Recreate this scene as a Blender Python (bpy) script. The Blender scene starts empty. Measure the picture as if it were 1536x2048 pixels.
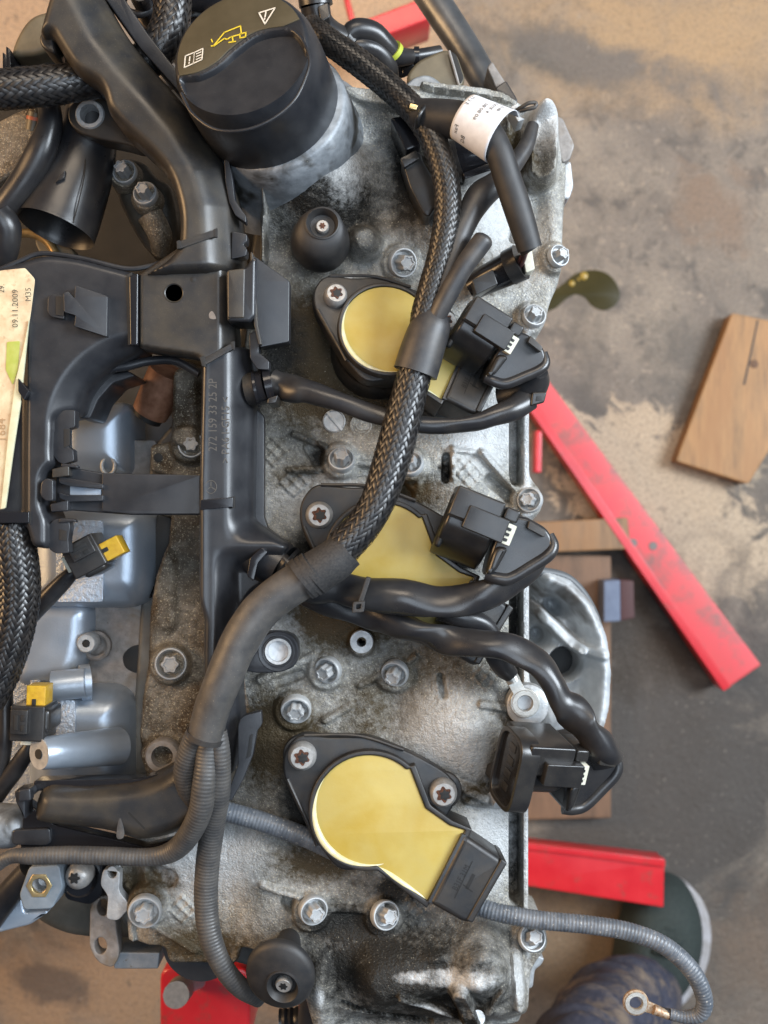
import bpy, bmesh, math, random
import numpy as np
from mathutils import Vector, Matrix, Euler
random.seed(7); rng = np.random.default_rng(7)
scene = bpy.context.scene
COL = scene.collection
rad = math.radians
PI = math.pi

# ------------------------------------------------------------------ camera, world, lamps, exposure
S = 0.27e-3            # metres per photograph unit at the valve cover's plane
DC = 0.62              # camera height above that plane
Z0 = 0.75              # the valve cover's plane above the workshop floor
cam_d = bpy.data.cameras.new("camera"); cam = bpy.data.objects.new("camera", cam_d); COL.objects.link(cam)
cam.location = (0, 0, Z0 + DC); cam.rotation_euler = (0, 0, 0)
cam_d.sensor_fit = 'HORIZONTAL'; cam_d.sensor_width = 36.0
cam_d.lens = 36.0 * DC / (1536 * S)
cam_d.clip_start = 0.02; cam_d.clip_end = 60
cam_d.dof.use_dof = True; cam_d.dof.focus_distance = DC - 0.025; cam_d.dof.aperture_fstop = 13.5
scene.camera = cam
scene.render.resolution_x = 768; scene.render.resolution_y = 1024
scene.cycles.use_denoising = True
scene.cycles.max_bounces = 6
scene.view_settings.view_transform = 'Standard'; scene.view_settings.look = 'None'
scene.view_settings.exposure = 0.20; scene.view_settings.gamma = 1.0

w = bpy.data.worlds.new("World"); scene.world = w; w.use_nodes = True
bgn = w.node_tree.nodes['Background']
bgn.inputs[0].default_value = (0.62, 0.75, 1.0, 1); bgn.inputs[1].default_value = 0.11

def area(name, loc, target, size, energy, color, size_y=None):
    l = bpy.data.lights.new(name, 'AREA'); l.energy = energy; l.color = color
    l.size = size
    if size_y: l.shape = 'RECTANGLE'; l.size_y = size_y
    o = bpy.data.objects.new(name, l); COL.objects.link(o); o.location = loc
    o.rotation_euler = (Vector(target) - Vector(loc)).to_track_quat('-Z', 'Y').to_euler()
    return o
area("doorway_daylight", (1.6, 0.45, 1.95), (0, 0, 0.7), 0.8, 78, (0.82, 0.91, 1.0), 1.1)
area("workshop_lamp", (-1.6, 0.4, 1.45), (0, 0.0, 0.7), 0.6, 29, (1.0, 0.62, 0.30), 1.2)
area("overhead_fill", (0.34, -0.10, 2.6), (0.05, 0, 0.7), 1.1, 14, (0.74, 0.86, 1.0), 0.9)  # added cool fill from above, gives flat black tops a sheen
area("ceiling_lamp", (0.1, 1.5, 2.6), (0.1, 0.2, 0.0), 1.4, 24, (1.0, 0.84, 0.66), 0.7)

# ------------------------------------------------------------------ placing helpers
def P(x, y, h=0.0):
    """world point on the ray of photograph point x,y at h millimetres above the valve cover"""
    s = S * (620 - h) / 620
    return Vector(((x - 768) * s, (1024 - y) * s, Z0 + h * 1e-3))
def flat(h):
    """upright mapping for things whose top outline was read at height h"""
    s = S * (620 - h) / 620
    return lambda x, y, z: Vector(((x - 768) * s, (1024 - y) * s, Z0 + z * 1e-3))
def local(cx, cy, h, scale=1.0, spin=0.0, lean=0.0, leandir=(1, 0), roll=None):
    """mapping for a thing built about its own origin: units right/down like the photograph, mm up"""
    o = P(cx, cy, h); s = S * (620 - h) / 620 * scale
    d = Vector((leandir[0], -leandir[1], 0)).normalized()
    ax = Vector((0, 0, 1)).cross(d)
    R = Matrix.Rotation(rad(lean), 3, ax) @ Matrix.Rotation(-rad(spin), 3, 'Z')
    if roll: R = R @ Euler((rad(roll[0]), rad(roll[1]), 0)).to_matrix()
    return lambda x, y, z: o + R @ Vector((x * s, -y * s, z * 1e-3 * scale))

def rnd(pts, r=8, n=4):
    """polygon with rounded corners; a third number on a point is its own radius"""
    out = []; N = len(pts)
    for i in range(N):
        p = Vector(pts[i][:2]); a = Vector(pts[i - 1][:2]); b = Vector(pts[(i + 1) % N][:2])
        rr = pts[i][2] if len(pts[i]) > 2 else r
        if rr < 0.3: out.append((p.x, p.y)); continue
        ta = min(rr, (a - p).length * .48); tb = min(rr, (b - p).length * .48)
        A = p + (a - p).normalized() * ta; B = p + (b - p).normalized() * tb
        for k in range(n + 1):
            t = k / n
            q = A * (1 - t) ** 2 + p * 2 * t * (1 - t) + B * t * t
            out.append((q.x, q.y))
    return out
def csm(pts, n=6):
    """closed smooth outline through points"""
    out = []; N = len(pts); V = [Vector(p) for p in pts]
    for i in range(N):
        p0, p1, p2, p3 = V[i - 1], V[i], V[(i + 1) % N], V[(i + 2) % N]
        for k in range(n):
            t = k / n
            q = .5 * ((2 * p1) + (p2 - p0) * t + (2 * p0 - 5 * p1 + 4 * p2 - p3) * t * t + (3 * p1 - p0 - 3 * p2 + p3) * t ** 3)
            out.append((q.x, q.y))
    return out
def circ(cx, cy, r, n=32, ry=None, rot=0):
    ry = ry or r; c, s_ = math.cos(rad(rot)), math.sin(rad(rot)); out = []
    for k in range(n):
        a = 2 * PI * k / n; u, v = r * math.cos(a), ry * math.sin(a)
        out.append((cx + u * c - v * s_, cy + u * s_ + v * c))
    return out
def rect(x0, y0, x1, y1): return [(x0, y0), (x1, y0), (x1, y1), (x0, y1)]
def star(cx, cy, r, depth=.18, n=6, k=48, rot=0):
    return [(cx + r * (1 - depth * (.5 - .5 * math.cos(n * a))) * math.cos(a + rot), cy + r * (1 - depth * (.5 - .5 * math.cos(n * a))) * math.sin(a + rot)) for a in [2 * PI * i / k for i in range(k)]]

# ------------------------------------------------------------------ mesh collecting
class MB:
    def __init__(s): s.v = []; s.f = []; s.flat = []; s.attr = {}
    def add(s, vs, fs, flat=None):
        o = len(s.v); s.v.extend([tuple(v) for v in vs]); s.f.extend([tuple(i + o for i in f) for f in fs])
        s.flat.extend(flat if flat else [False] * len(fs)); return s
    def plate(s, outlines, h0, h1, bevel=3, M=None, res=3, zf=None):
        if outlines and isinstance(outlines[0][0], (int, float)): outlines = [outlines]
        M = M or flat(h1)
        k = 0.27
        H = (h1 - h0) / k; b = min(bevel, H * .48)
        cu = bpy.data.curves.new('c', 'CURVE'); cu.dimensions = '2D'; cu.fill_mode = 'BOTH'
        cu.extrude = max(H / 2 - b, 0.0); cu.bevel_depth = b; cu.bevel_resolution = res; cu.offset = -b
        for ol in outlines:
            sp = cu.splines.new('POLY'); sp.points.add(len(ol) - 1); sp.use_cyclic_u = True
            for p, q in zip(sp.points, ol): p.co = (q[0], -q[1], 0, 1)
        ob = bpy.data.objects.new('c', cu); me = bpy.data.meshes.new_from_object(ob)
        bm = bmesh.new(); bm.from_mesh(me)
        bmesh.ops.remove_doubles(bm, verts=bm.verts, dist=0.02)
        bmesh.ops.recalc_face_normals(bm, faces=bm.faces)
        bm.normal_update()
        vs = []
        for v in bm.verts:
            z = (h0 + h1) / 2 + v.co.z * k
            x, y = v.co.x, -v.co.y
            if zf: z = z + zf(x, y)
            vs.append(M(x, y, z))
        bm.verts.index_update()
        fs = [[v.index for v in f.verts] for f in bm.faces]
        fl = [abs(f.normal.z) > .9995 for f in bm.faces]
        s.add(vs, fs, fl)
        bm.free(); bpy.data.objects.remove(ob); bpy.data.curves.remove(cu); bpy.data.meshes.remove(me)
        return s
    def lathe(s, prof, cx, cy, M=None, n=32, sx=1, sy=1):
        M = M or flat(max(p[1] for p in prof)); vs = []; fs = []
        for q in prof:
            r, h = q[:2]; dx, dy = q[2:] if len(q) > 2 else (0, 0)
            for k in range(n):
                a = 2 * PI * k / n; vs.append(M(cx + dx + sx * r * math.cos(a), cy + dy + sy * r * math.sin(a), h))
        m = len(prof)
        for i in range(m - 1):
            for k in range(n):
                k2 = (k + 1) % n; fs.append((i * n + k, i * n + k2, (i + 1) * n + k2, (i + 1) * n + k))
        hs_ = [q[1] for q in prof]
        if prof[0][0] > 1e-6 and hs_[0] <= min(hs_) + 1e-3: fs.append(tuple(range(n))[::-1])
        if prof[-1][0] > 1e-6 and hs_[-1] >= max(hs_) - .21 and hs_[-1] > hs_[0]: fs.append(tuple((m - 1) * n + k for k in range(n)))
        return s.add(vs, fs)
    def box(s, x0, y0, x1, y1, h0, h1, M=None, bevel=2, r=2):
        return s.plate(rnd(rect(x0, y0, x1, y1), r, 2), h0, h1, bevel, M, res=2)
    def tube(s, pts, n=16, step=6, caps=True, squash=None, ribs=None, wob=0, M=None, seed=0, twist=0, path=None, flop=0):
        C, T, N, B, Rr, L = path or sweep(pts, step, M)
        m = len(C); r_ = np.random.default_rng(seed); ph = r_.uniform(0, 6.28, 8)
        a = np.linspace(0, 2 * PI, n, endpoint=False)
        rr = Rr[:, None] * np.ones((1, n))
        Lp = L / S
        if ribs: rr = rr * (1 + ribs[1] * np.sin(2 * PI * Lp / ribs[0]))[:, None]
        if wob:
            q = Lp[:, None]
            rr = rr * (1 + wob * (np.sin(q / 37 + 2 * a[None] + ph[0]) * .5 + np.sin(q / 21 - a[None] + ph[1]) * .35 + np.sin(q / 60 + 3 * a[None] + ph[2]) * .35 + np.sin(q / 11 + a[None] * 2 + ph[3]) * .15 + np.abs(np.sin(q / 29 + a[None] * 1 + ph[4])) * -.5 + np.abs(np.sin(q / 47 - a[None] * 2 + ph[5])) * -.4 + .5))
        sq = 1.0 if squash is None else squash
        if flop:
            fi = (flop * np.sin(Lp / 75 + ph[6]) + flop * .5 * np.sin(Lp / 33 + ph[7]))[:, None]
            N, B = N * np.cos(fi) + B * np.sin(fi), B * np.cos(fi) - N * np.sin(fi)
            sq = (1 - (1 - sq) * (1 + .5 * np.sin(Lp / 26 + ph[1])))[:, None, None]
        ca, sa = np.cos(a + twist)[None, :, None], np.sin(a + twist)[None, :, None]
        V = C[:, None, :] + rr[:, :, None] * (N[:, None, :] * ca + B[:, None, :] * sa * sq)
        fs = []
        for i in range(m - 1):
            for k in range(n):
                k2 = (k + 1) % n; fs.append((i * n + k, i * n + k2, (i + 1) * n + k2, (i + 1) * n + k))
        vs = V.reshape(-1, 3)
        fl = [False] * len(fs)
        if caps:
            fs.append(tuple(range(n))[::-1]); fs.append(tuple((m - 1) * n + k for k in range(n))); fl += [True, True]
        return s.add(vs, fs, fl)
    def build(s, name, m, parent=None, sharp=38, label=None, noshade=False):
        me = bpy.data.meshes.new(name)
        V = np.array([tuple(v) for v in s.v], dtype=float)
        lo, hi = V.min(0), V.max(0); c = np.array([(lo[0] + hi[0]) / 2, (lo[1] + hi[1]) / 2, lo[2]])
        me.from_pydata((V - c).tolist(), [], s.f)
        me.polygons.foreach_set('use_smooth', [not x for x in s.flat])
        me.update()
        bm = bmesh.new(); bm.from_mesh(me); bmesh.ops.recalc_face_normals(bm, faces=bm.faces); bm.to_mesh(me); bm.free()
        me.set_sharp_from_angle(angle=rad(sharp))
        for k, arr in s.attr.items():
            at = me.attributes.new(k, 'FLOAT', 'POINT'); at.data.foreach_set('value', np.asarray(arr, dtype=np.float32))
        o = bpy.data.objects.new(name, me); COL.objects.link(o)
        if m is not None: me.materials.append(m)
        o.location = c
        if parent is not None: hang(o, parent)
        if label: o['label'] = label
        return o

def hang(o, parent):
    o.parent = parent
    Mx = Matrix.Identity(4); p = parent; chain = []
    while p is not None: chain.append(p); p = p.parent
    for q in reversed(chain): Mx = Mx @ (q.matrix_parent_inverse if q.parent else Matrix.Identity(4)) @ q.matrix_basis
    o.matrix_parent_inverse = Mx.inverted()

def sweep(pts, step=6, M=None):
    """smooth centre line through (x,y,h,r): positions, tangent, two normals, radius, length"""
    W = []
    for p in pts:
        x, y, h, r = p
        if M: W.append((*M(x, y, h), r * (M(1, 0, 0) - M(0, 0, 0)).length))
        else: W.append((*P(x, y, h), r * S * (620 - h) / 620))
    W = np.array(W); Q = []
    n = len(W); E = np.vstack([2 * W[0] - W[1], W, 2 * W[-1] - W[-2]])
    for i in range(n - 1):
        p0, p1, p2, p3 = E[i:i + 4]
        k = max(2, int(np.linalg.norm(p2[:3] - p1[:3]) / (step * S)))
        for j in range(k):
            t = j / k
            Q.append(.5 * (2 * p1 + (p2 - p0) * t + (2 * p0 - 5 * p1 + 4 * p2 - p3) * t * t + (3 * p1 - p0 - 3 * p2 + p3) * t ** 3))
    Q.append(W[-1]); Q = np.array(Q); C = Q[:, :3]; Rr = np.maximum(Q[:, 3], 1e-5)
    T = np.gradient(C, axis=0); T /= np.linalg.norm(T, axis=1)[:, None]
    up = np.array([0, 0, 1.0]); N = np.zeros_like(C)
    nrm = np.cross(up, T[0]);
    if np.linalg.norm(nrm) < 1e-3: nrm = np.array([1.0, 0, 0])
    nrm /= np.linalg.norm(nrm)
    for i in range(len(C)):
        nrm = nrm - T[i] * nrm.dot(T[i]); nrm /= np.linalg.norm(nrm); N[i] = nrm
    B = np.cross(T, N)
    L = np.concatenate([[0], np.cumsum(np.linalg.norm(np.diff(C, axis=0), axis=1))])
    return C, T, N, B, Rr, L

def braid_mesh(path, nstr=20, turn=300, wfac=.86, amp=.05, frac=1.0, seed=0):
    """woven sleeve: every strand a ribbon that goes over two and under two"""
    C, T, N, B, Rr, L = path
    mb = MB(); Lt = L[-1]; turnm = turn * S
    ds = turnm / (2 * nstr) / 1.5
    m = int(Lt / ds) + 1; s_ = np.linspace(0, Lt, m)
    ip = lambda A: np.stack([np.interp(s_, L, A[:, k]) for k in range(3)], 1)
    c, t, nn, bb = ip(C), ip(T), ip(N), ip(B); r = np.interp(s_, L, Rr)
    r_ = np.random.default_rng(seed)
    for d in (1, -1):
        for i in range(nstr):
            th = 2 * PI * i / nstr + d * 2 * PI * s_ / turnm
            k = 2 * nstr * s_ / turnm
            F = np.cos(PI / 2 * ((2 * i + d * k) - .5)); F = np.sign(F) * np.abs(F) ** .6
            rr = r * (1 + d * amp * F + r_.normal(0, .006))
            e = nn * np.cos(th)[:, None] + bb * np.sin(th)[:, None]
            p = c + e * rr[:, None]
            tg = np.gradient(p, axis=0); tg /= np.linalg.norm(tg, axis=1)[:, None]
            sd = np.cross(tg, e); sd /= np.linalg.norm(sd, axis=1)[:, None]
            wdt = (2 * PI * r / nstr * wfac * .5 * np.clip(np.abs((tg * t).sum(1)), .35, 1))[:, None]
            V = np.stack([p - sd * wdt, p + e * (r * .028)[:, None], p + sd * wdt], 1).reshape(-1, 3)
            fs = []
            for j in range(m - 1):
                a0 = 3 * j; fs.append((a0, a0 + 1, a0 + 4, a0 + 3)); fs.append((a0 + 1, a0 + 2, a0 + 5, a0 + 4))
            mb.add(V, fs)
    return mb

def tag(o, label, cat, group=None):
    o['label'] = label; o['category'] = cat
    if group: o['group'] = group
    return o
def thing(name, label, cat, loc, group=None):
    o = bpy.data.objects.new(name, None); COL.objects.link(o); o.location = loc; o.empty_display_size = .01
    bpy.context.view_layer.update() if False else None
    return tag(o, label, cat, group)
def struct(o): o['kind'] = 'structure'; return o

def text_mb(mb, txt, cx, cy, h, size, ang, M=None, depth=.15, squeeze=1.0):
    cu = bpy.data.curves.new('t', 'FONT'); cu.body = txt; cu.size = size; cu.align_x = 'CENTER'; cu.align_y = 'CENTER'; cu.resolution_u = 2
    ob = bpy.data.objects.new('t', cu); me = bpy.data.meshes.new_from_object(ob)
    M = M or flat(h); c, s_ = math.cos(rad(ang)), math.sin(rad(ang)); vs = []
    for v in me.vertices:
        u, q = v.co.x * squeeze, v.co.y
        vs.append(M(cx + u * c - q * s_, cy - u * s_ - q * c, h + depth))
    mb.add(vs, [list(p.vertices) for p in me.polygons], [True] * len(me.polygons))
    bpy.data.objects.remove(ob); bpy.data.curves.remove(cu); bpy.data.meshes.remove(me)
    return mb
def line_mb(mb, pts, wd, h, M=None, depth=.15, closed=False):
    """flat printed stroke through points"""
    M = M or flat(h); P_ = [Vector(p) for p in pts]
    if closed: P_.append(P_[0])
    for a, b in zip(P_[:-1], P_[1:]):
        d = (b - a).normalized(); n = Vector((-d.y, d.x)) * wd / 2; a2, b2 = a - d * wd * .4, b + d * wd * .4
        mb.add([M(q.x, q.y, h + depth) for q in (a2 + n, b2 + n, b2 - n, a2 - n)], [(0, 1, 2, 3)], [True])
    return mb

# ------------------------------------------------------------------ materials
def mat(name, c1, c2=None, rough=.5, metal=0.0, scale=300, detail=4, bump=0.0, bscale=1500, lo=.35, hi=.65,
        rough2=None, dust=None, dscale=900, dlo=.62, dhi=.75, spec=.5, coat=0, attrs=(), sss=0, big=None, bdist=.0006):
    """noise mixed colours, relief, a layer of dust, and grime and painted shade kept in mesh attributes"""
    m = bpy.data.materials.new(name); m.use_nodes = True; nt = m.node_tree; N = nt.nodes; Lk = nt.links
    b = N['Principled BSDF']
    tc = N.new('ShaderNodeTexCoord')
    def noise(sc, det=4, dist=0.0, ro=.55):
        n = N.new('ShaderNodeTexNoise'); n.inputs['Scale'].default_value = sc; n.inputs['Detail'].default_value = det
        n.inputs['Roughness'].default_value = ro; n.inputs['Distortion'].default_value = dist
        Lk.new(tc.outputs['Object'], n.inputs['Vector']); return n.outputs['Fac']
    def ramp(src, a, z):
        r = N.new('ShaderNodeMapRange'); r.inputs['From Min'].default_value = a; r.inputs['From Max'].default_value = z
        Lk.new(src, r.inputs['Value']); return r.outputs['Result']
    def mix(f, a, c):
        x = N.new('ShaderNodeMix'); x.data_type = 'RGBA'
        for idx, v in ((6, a), (7, c)):
            if isinstance(v, tuple): x.inputs[idx].default_value = (*v, 1)
            else: Lk.new(v, x.inputs[idx])
        if isinstance(f, float): x.inputs[0].default_value = f
        else: Lk.new(f, x.inputs[0])
        return x.outputs[2]
    def math_(op, a, c):
        x = N.new('ShaderNodeMath'); x.operation = op
        for i, v in enumerate((a, c)):
            if isinstance(v, (int, float)): x.inputs[i].default_value = v
            else: Lk.new(v, x.inputs[i])
        return x.outputs[0]
    col = c1; f1 = None
    if c2: f1 = ramp(noise(scale, detail), lo, hi); col = mix(f1, c1, c2)
    if big:   # (colour, scale, lo, hi)
        col = mix(ramp(noise(big[1], 3, .6), big[2], big[3]), col, big[0])
    rsrc = None
    if dust and attrs: col = mix(ramp(noise(dscale, 6, 0, .7), dlo, dhi), col, dust)
    for (an, ac, asc, ar) in attrs:   # grime and painted shade from the casting's masks
        at = N.new('ShaderNodeAttribute'); at.attribute_name = an
        nz = noise(asc, 5, .3, .65)
        f = ramp(math_('ADD', at.outputs['Fac'], math_('MULTIPLY', math_('SUBTRACT', nz, .5), 1.0)), .10, .72)
        f = math_('MULTIPLY', f, ramp(at.outputs['Fac'], 0.02, .2))
        col = mix(f, col, ac)
        rsrc = (f, ar)
    if dust and attrs:
        fd = ramp(noise(dscale, 6, 0, .7), dlo + .07, dhi + .08); col = mix(math_('MULTIPLY', fd, .7), col, dust)
    elif dust:
        fd = ramp(noise(dscale, 6, 0, .7), dlo, dhi); col = mix(fd, col, dust)
    if isinstance(col, tuple): b.inputs['Base Color'].default_value = (*col, 1)
    else: Lk.new(col, b.inputs['Base Color'])
    b.inputs['Metallic'].default_value = metal; b.inputs['Roughness'].default_value = rough
    if rough2 is not None:
        r = N.new('ShaderNodeMapRange'); r.inputs['From Min'].default_value = .3; r.inputs['From Max'].default_value = .7
        r.inputs['To Min'].default_value = rough; r.inputs['To Max'].default_value = rough2
        Lk.new(noise(scale * .7, 5), r.inputs['Value']); Lk.new(r.outputs['Result'], b.inputs['Roughness'])
    b.inputs['Specular IOR Level'].default_value = spec
    b.inputs['Coat Weight'].default_value = coat; b.inputs['Coat Roughness'].default_value = .2
    if sss:
        b.inputs['Subsurface Weight'].default_value = sss; b.inputs['Subsurface Radius'].default_value = (1, .7, .2); b.inputs['Subsurface Scale'].default_value = .002
    if bump:
        bn = N.new('ShaderNodeBump'); bn.inputs['Strength'].default_value = bump; bn.inputs['Distance'].default_value = bdist
        Lk.new(noise(bscale, 4, 0, .6), bn.inputs['Height']); Lk.new(bn.outputs['Normal'], b.inputs['Normal'])
    return m

TAN = (.30, .22, .13)
m_plastic = mat('black_plastic', (.014, .015, .018), (.023, .024, .027), .29, scale=90, bump=.10, bscale=2600, rough2=.40, dust=(.17, .15, .125), dscale=2200, dlo=.635, dhi=.75, bdist=.0003)
m_dusty = mat('dusty_black_plastic', (.016, .016, .017), (.042, .035, .026), .30, scale=60, bump=.15, bscale=2600, rough2=.46, dust=(.22, .185, .14), dscale=2000, dlo=.61, dhi=.74, bdist=.0003)
m_plug = mat('plug_plastic', (.014, .0135, .014), (.026, .024, .022), .30, scale=110, bump=.08, bscale=3000, dust=(.20, .165, .115), dscale=2200, dlo=.62, dhi=.74, bdist=.0003)
m_gloss = mat('glossy_black_plastic', (.012, .012, .014), None, .18, bump=.0)
m_matte = mat('matte_black_rubber', (.014, .014, .015), (.026, .024, .023), .55, scale=150, bump=.15, bscale=2000, dust=(.2, .17, .13), dscale=1500, dlo=.68, dhi=.8, bdist=.0003)
m_shrink = mat('grey_shrink_sleeve', (.024, .024, .026), (.050, .045, .041), .45, scale=120, bump=.12, bscale=2500, dust=(.24, .20, .15), dscale=1600, dlo=.64, dhi=.8, bdist=.0003)
m_hose = mat('black_hose', (.015, .015, .017), (.028, .026, .025), .25, scale=70, bump=.06, bscale=1200, dust=(.22, .18, .13), dscale=1700, dlo=.68, dhi=.82, rough2=.40)
m_conduit = mat('dusty_conduit', (.042, .041, .041), (.070, .065, .060), .34, scale=130, bump=.1, bscale=2000, dust=(.34, .28, .2), dscale=1200, dlo=.62, dhi=.8, rough2=.6)
m_conduit_blue = mat('blue_grey_conduit', (.070, .080, .095), (.13, .14, .155), .34, scale=150, bump=.1, bscale=2000, dust=(.46, .43, .38), dscale=600, dlo=.60, dhi=.70, rough2=.5)
m_tape = mat('black_cloth_tape', (.014, .014, .015), (.032, .030, .029), .68, scale=900, bump=.4, bscale=3500, dust=(.2, .18, .15), dscale=2500, dlo=.66, dhi=.8, bdist=.0003)
m_strand = mat('braid_strand', (.007, .007, .008), (.026, .023, .021), .30, scale=260, spec=.6, bump=.0, rough2=.45)
m_strand_fine = mat('fine_braid_strand', (.008, .008, .008), (.034, .028, .023), .36, scale=260, spec=.5)
m_core = mat('sleeve_core', (.006, .006, .006), None, .7)
m_void = mat('dark_bore', (.006, .006, .006), None, .6)
m_oilcap = mat('olive_print_plastic', (.050, .040, .020), (.065, .052, .028), .5, scale=80, bump=.06, bscale=3000, dust=(.2, .17, .1), dscale=1800, dlo=.72, dhi=.82)
CAST = dict(scale=240, detail=6, bump=.85, bscale=800, rough2=.62, lo=.3, hi=.7)
m_cast = mat('cast_aluminium', (.215, .212, .200), (.405, .40, .378), .42, .25, spec=.35, dust=(.54, .50, .40), dscale=1050, dlo=.545, dhi=.64, big=((.125, .108, .080), 34, .42, .74),
             attrs=(('brown', (.055, .040, .020), 300, .5), ('black', (.014, .013, .011), 170, .5), ('pale', (.50, .505, .50), 260, .5)), bdist=.0011, **CAST)
m_head = mat('oily_casting', (.095, .080, .058), (.235, .205, .165), .26, .25, dust=(.56, .50, .37), dscale=1050, dlo=.56, dhi=.66, big=((.050, .030, .012), 45, .42, .66), attrs=(('brown', (.045, .026, .009), 200, .5),), bdist=.0010, **CAST)
m_cast_clean = mat('clean_aluminium', (.32, .33, .335), (.45, .455, .455), .42, .4, scale=200, bump=.35, bscale=700, rough2=.55, big=((.26, .24, .2), 60, .55, .75), dust=(.6, .57, .48), dscale=900, dlo=.62, dhi=.72)
m_neck = mat('grey_neck_casting', (.16, .175, .19), (.29, .31, .33), .42, .3, scale=120, bump=.25, bscale=900, rough2=.6, big=((.045, .042, .036), 50, .46, .62), dust=(.45, .43, .36), dscale=900, dlo=.64, dhi=.74)
m_gasket = mat('stained_flange', (.175, .16, .148), (.25, .23, .215), .55, .15, scale=220, bump=.3, bscale=800, dust=(.10, .08, .05), dscale=500, dlo=.60, dhi=.72, big=((.16, .12, .08), 60, .5, .7))
m_silver = mat('silver_paint', (.35, .405, .475), (.41, .465, .53), .33, .60, scale=60, bump=.12, bscale=900, rough2=.38)
m_pebble = mat('pebbled_silver_paint', (.40, .455, .525), (.46, .51, .575), .36, .45, scale=60, bump=.9, bscale=420, rough2=.36, bdist=.0012)
m_zinc = mat('zinc_bolt', (.36, .37, .375), (.49, .50, .50), .44, .40, scale=500, bump=.25, bscale=1400, rough2=.55, dust=(.30, .26, .2), dscale=900, dlo=.60, dhi=.72)
m_bolt = mat('bolt_head_steel', (.32, .33, .335), (.45, .455, .455), .44, .40, scale=600, bump=.35, bscale=1800, rough2=.6, dust=(.25, .2, .14), dscale=1000, dlo=.58, dhi=.7)
m_screw = mat('steel_screw', (.27, .265, .255), (.37, .355, .335), .42, .45, scale=500, bump=.2, bscale=1500, dust=(.26, .17, .1), dscale=1100, dlo=.60, dhi=.72)
m_rust = mat('rusty_recess', (.028, .010, .006), (.11, .040, .018), .85, 0, scale=900, bump=.5, bscale=1600)
m_bright = mat('bright_steel', (.55, .56, .57), (.66, .66, .66), .32, .7, scale=300)
m_plated = mat('plated_terminal', (.36, .35, .32), (.46, .445, .41), .38, .5, scale=400, dust=(.3, .22, .13), dscale=700, dlo=.58, dhi=.72, bump=.2, bscale=1200)
m_disc = mat('pale_zinc', (.42, .43, .44), (.54, .55, .56), .42, .05, scale=300, bump=.2, bscale=900)
m_brass = mat('brass', (.62, .45, .20), (.7, .55, .3), .3, .85, scale=300)
m_copper = mat('rusty_pipe_end', (.20, .085, .045), (.30, .15, .09), .55, .3, scale=200, bump=.3, bscale=700)
m_resin = mat('yellow_resin', (.375, .265, .042), (.43, .335, .095), .42, 0, scale=42, lo=.34, hi=.66, bump=.10, bscale=420, sss=.12, spec=.35, big=((.395, .315, .100), 24, .42, .70), dust=(.16, .11, .03), dscale=620, dlo=.71, dhi=.76)
m_resin_edge = mat('pale_resin_edge', (.54, .48, .24), (.60, .56, .38), .3, 0, scale=200, sss=.15)
m_coil = mat('coil_plastic', (.011, .0115, .013), (.028, .023, .018), .30, scale=90, bump=.12, bscale=2600, rough2=.55, dust=(.2, .16, .11), dscale=1400, dlo=.66, dhi=.8)
m_paper = mat('paper_label', (.70, .70, .72), (.62, .62, .64), .6, scale=250, dust=(.45, .42, .38), dscale=900, dlo=.64, dhi=.78)
m_sticker = mat('soiled_sticker', (.50, .37, .23), (.58, .51, .34), .5, scale=90, lo=.4, hi=.6, dust=(.32, .20, .11), dscale=260, dlo=.56, dhi=.74, bump=.1, bscale=300)
m_sticker_edge = mat('yellowed_sticker_edge', (.48, .46, .30), (.56, .54, .38), .5, scale=200)
m_green = mat('green_print', (.30, .34, .05), (.36, .38, .09), .55, scale=200)
m_ink = mat('black_print', (.05, .045, .035), None, .6)
m_brownink = mat('faded_brown_print', (.32, .20, .10), None, .6)
m_white = mat('white_print', (.62, .58, .50), None, .5)
m_yellow = mat('yellow_print', (.60, .46, .03), None, .5)
m_lock = mat('ivory_lock', (.50, .48, .38), (.60, .58, .48), .5, scale=400, dust=(.12, .09, .06), dscale=900, dlo=.60, dhi=.72)
m_amber = mat('amber_lock', (.42, .24, .012), (.52, .32, .02), .45, scale=300, bump=.2, bscale=900)
m_red = mat('red_paint', (.54, .010, .018), (.60, .022, .028), .33, 0, scale=30, dust=(.20, .07, .05), dscale=50, dlo=.55, dhi=.75, coat=.3)
m_red_dirty = mat('dirty_red_paint', (.66, .045, .060), (.56, .06, .06), .45, 0, scale=14, dust=(.17, .09, .075), dscale=26, dlo=.48, dhi=.68)
m_wood = None
m_olive = mat('olive_dirty_plastic', (.075, .062, .040), (.13, .105, .065), .45, scale=70, bump=.1, bscale=2000, dust=(.3, .26, .18), dscale=1500, dlo=.7, dhi=.8)
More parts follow.
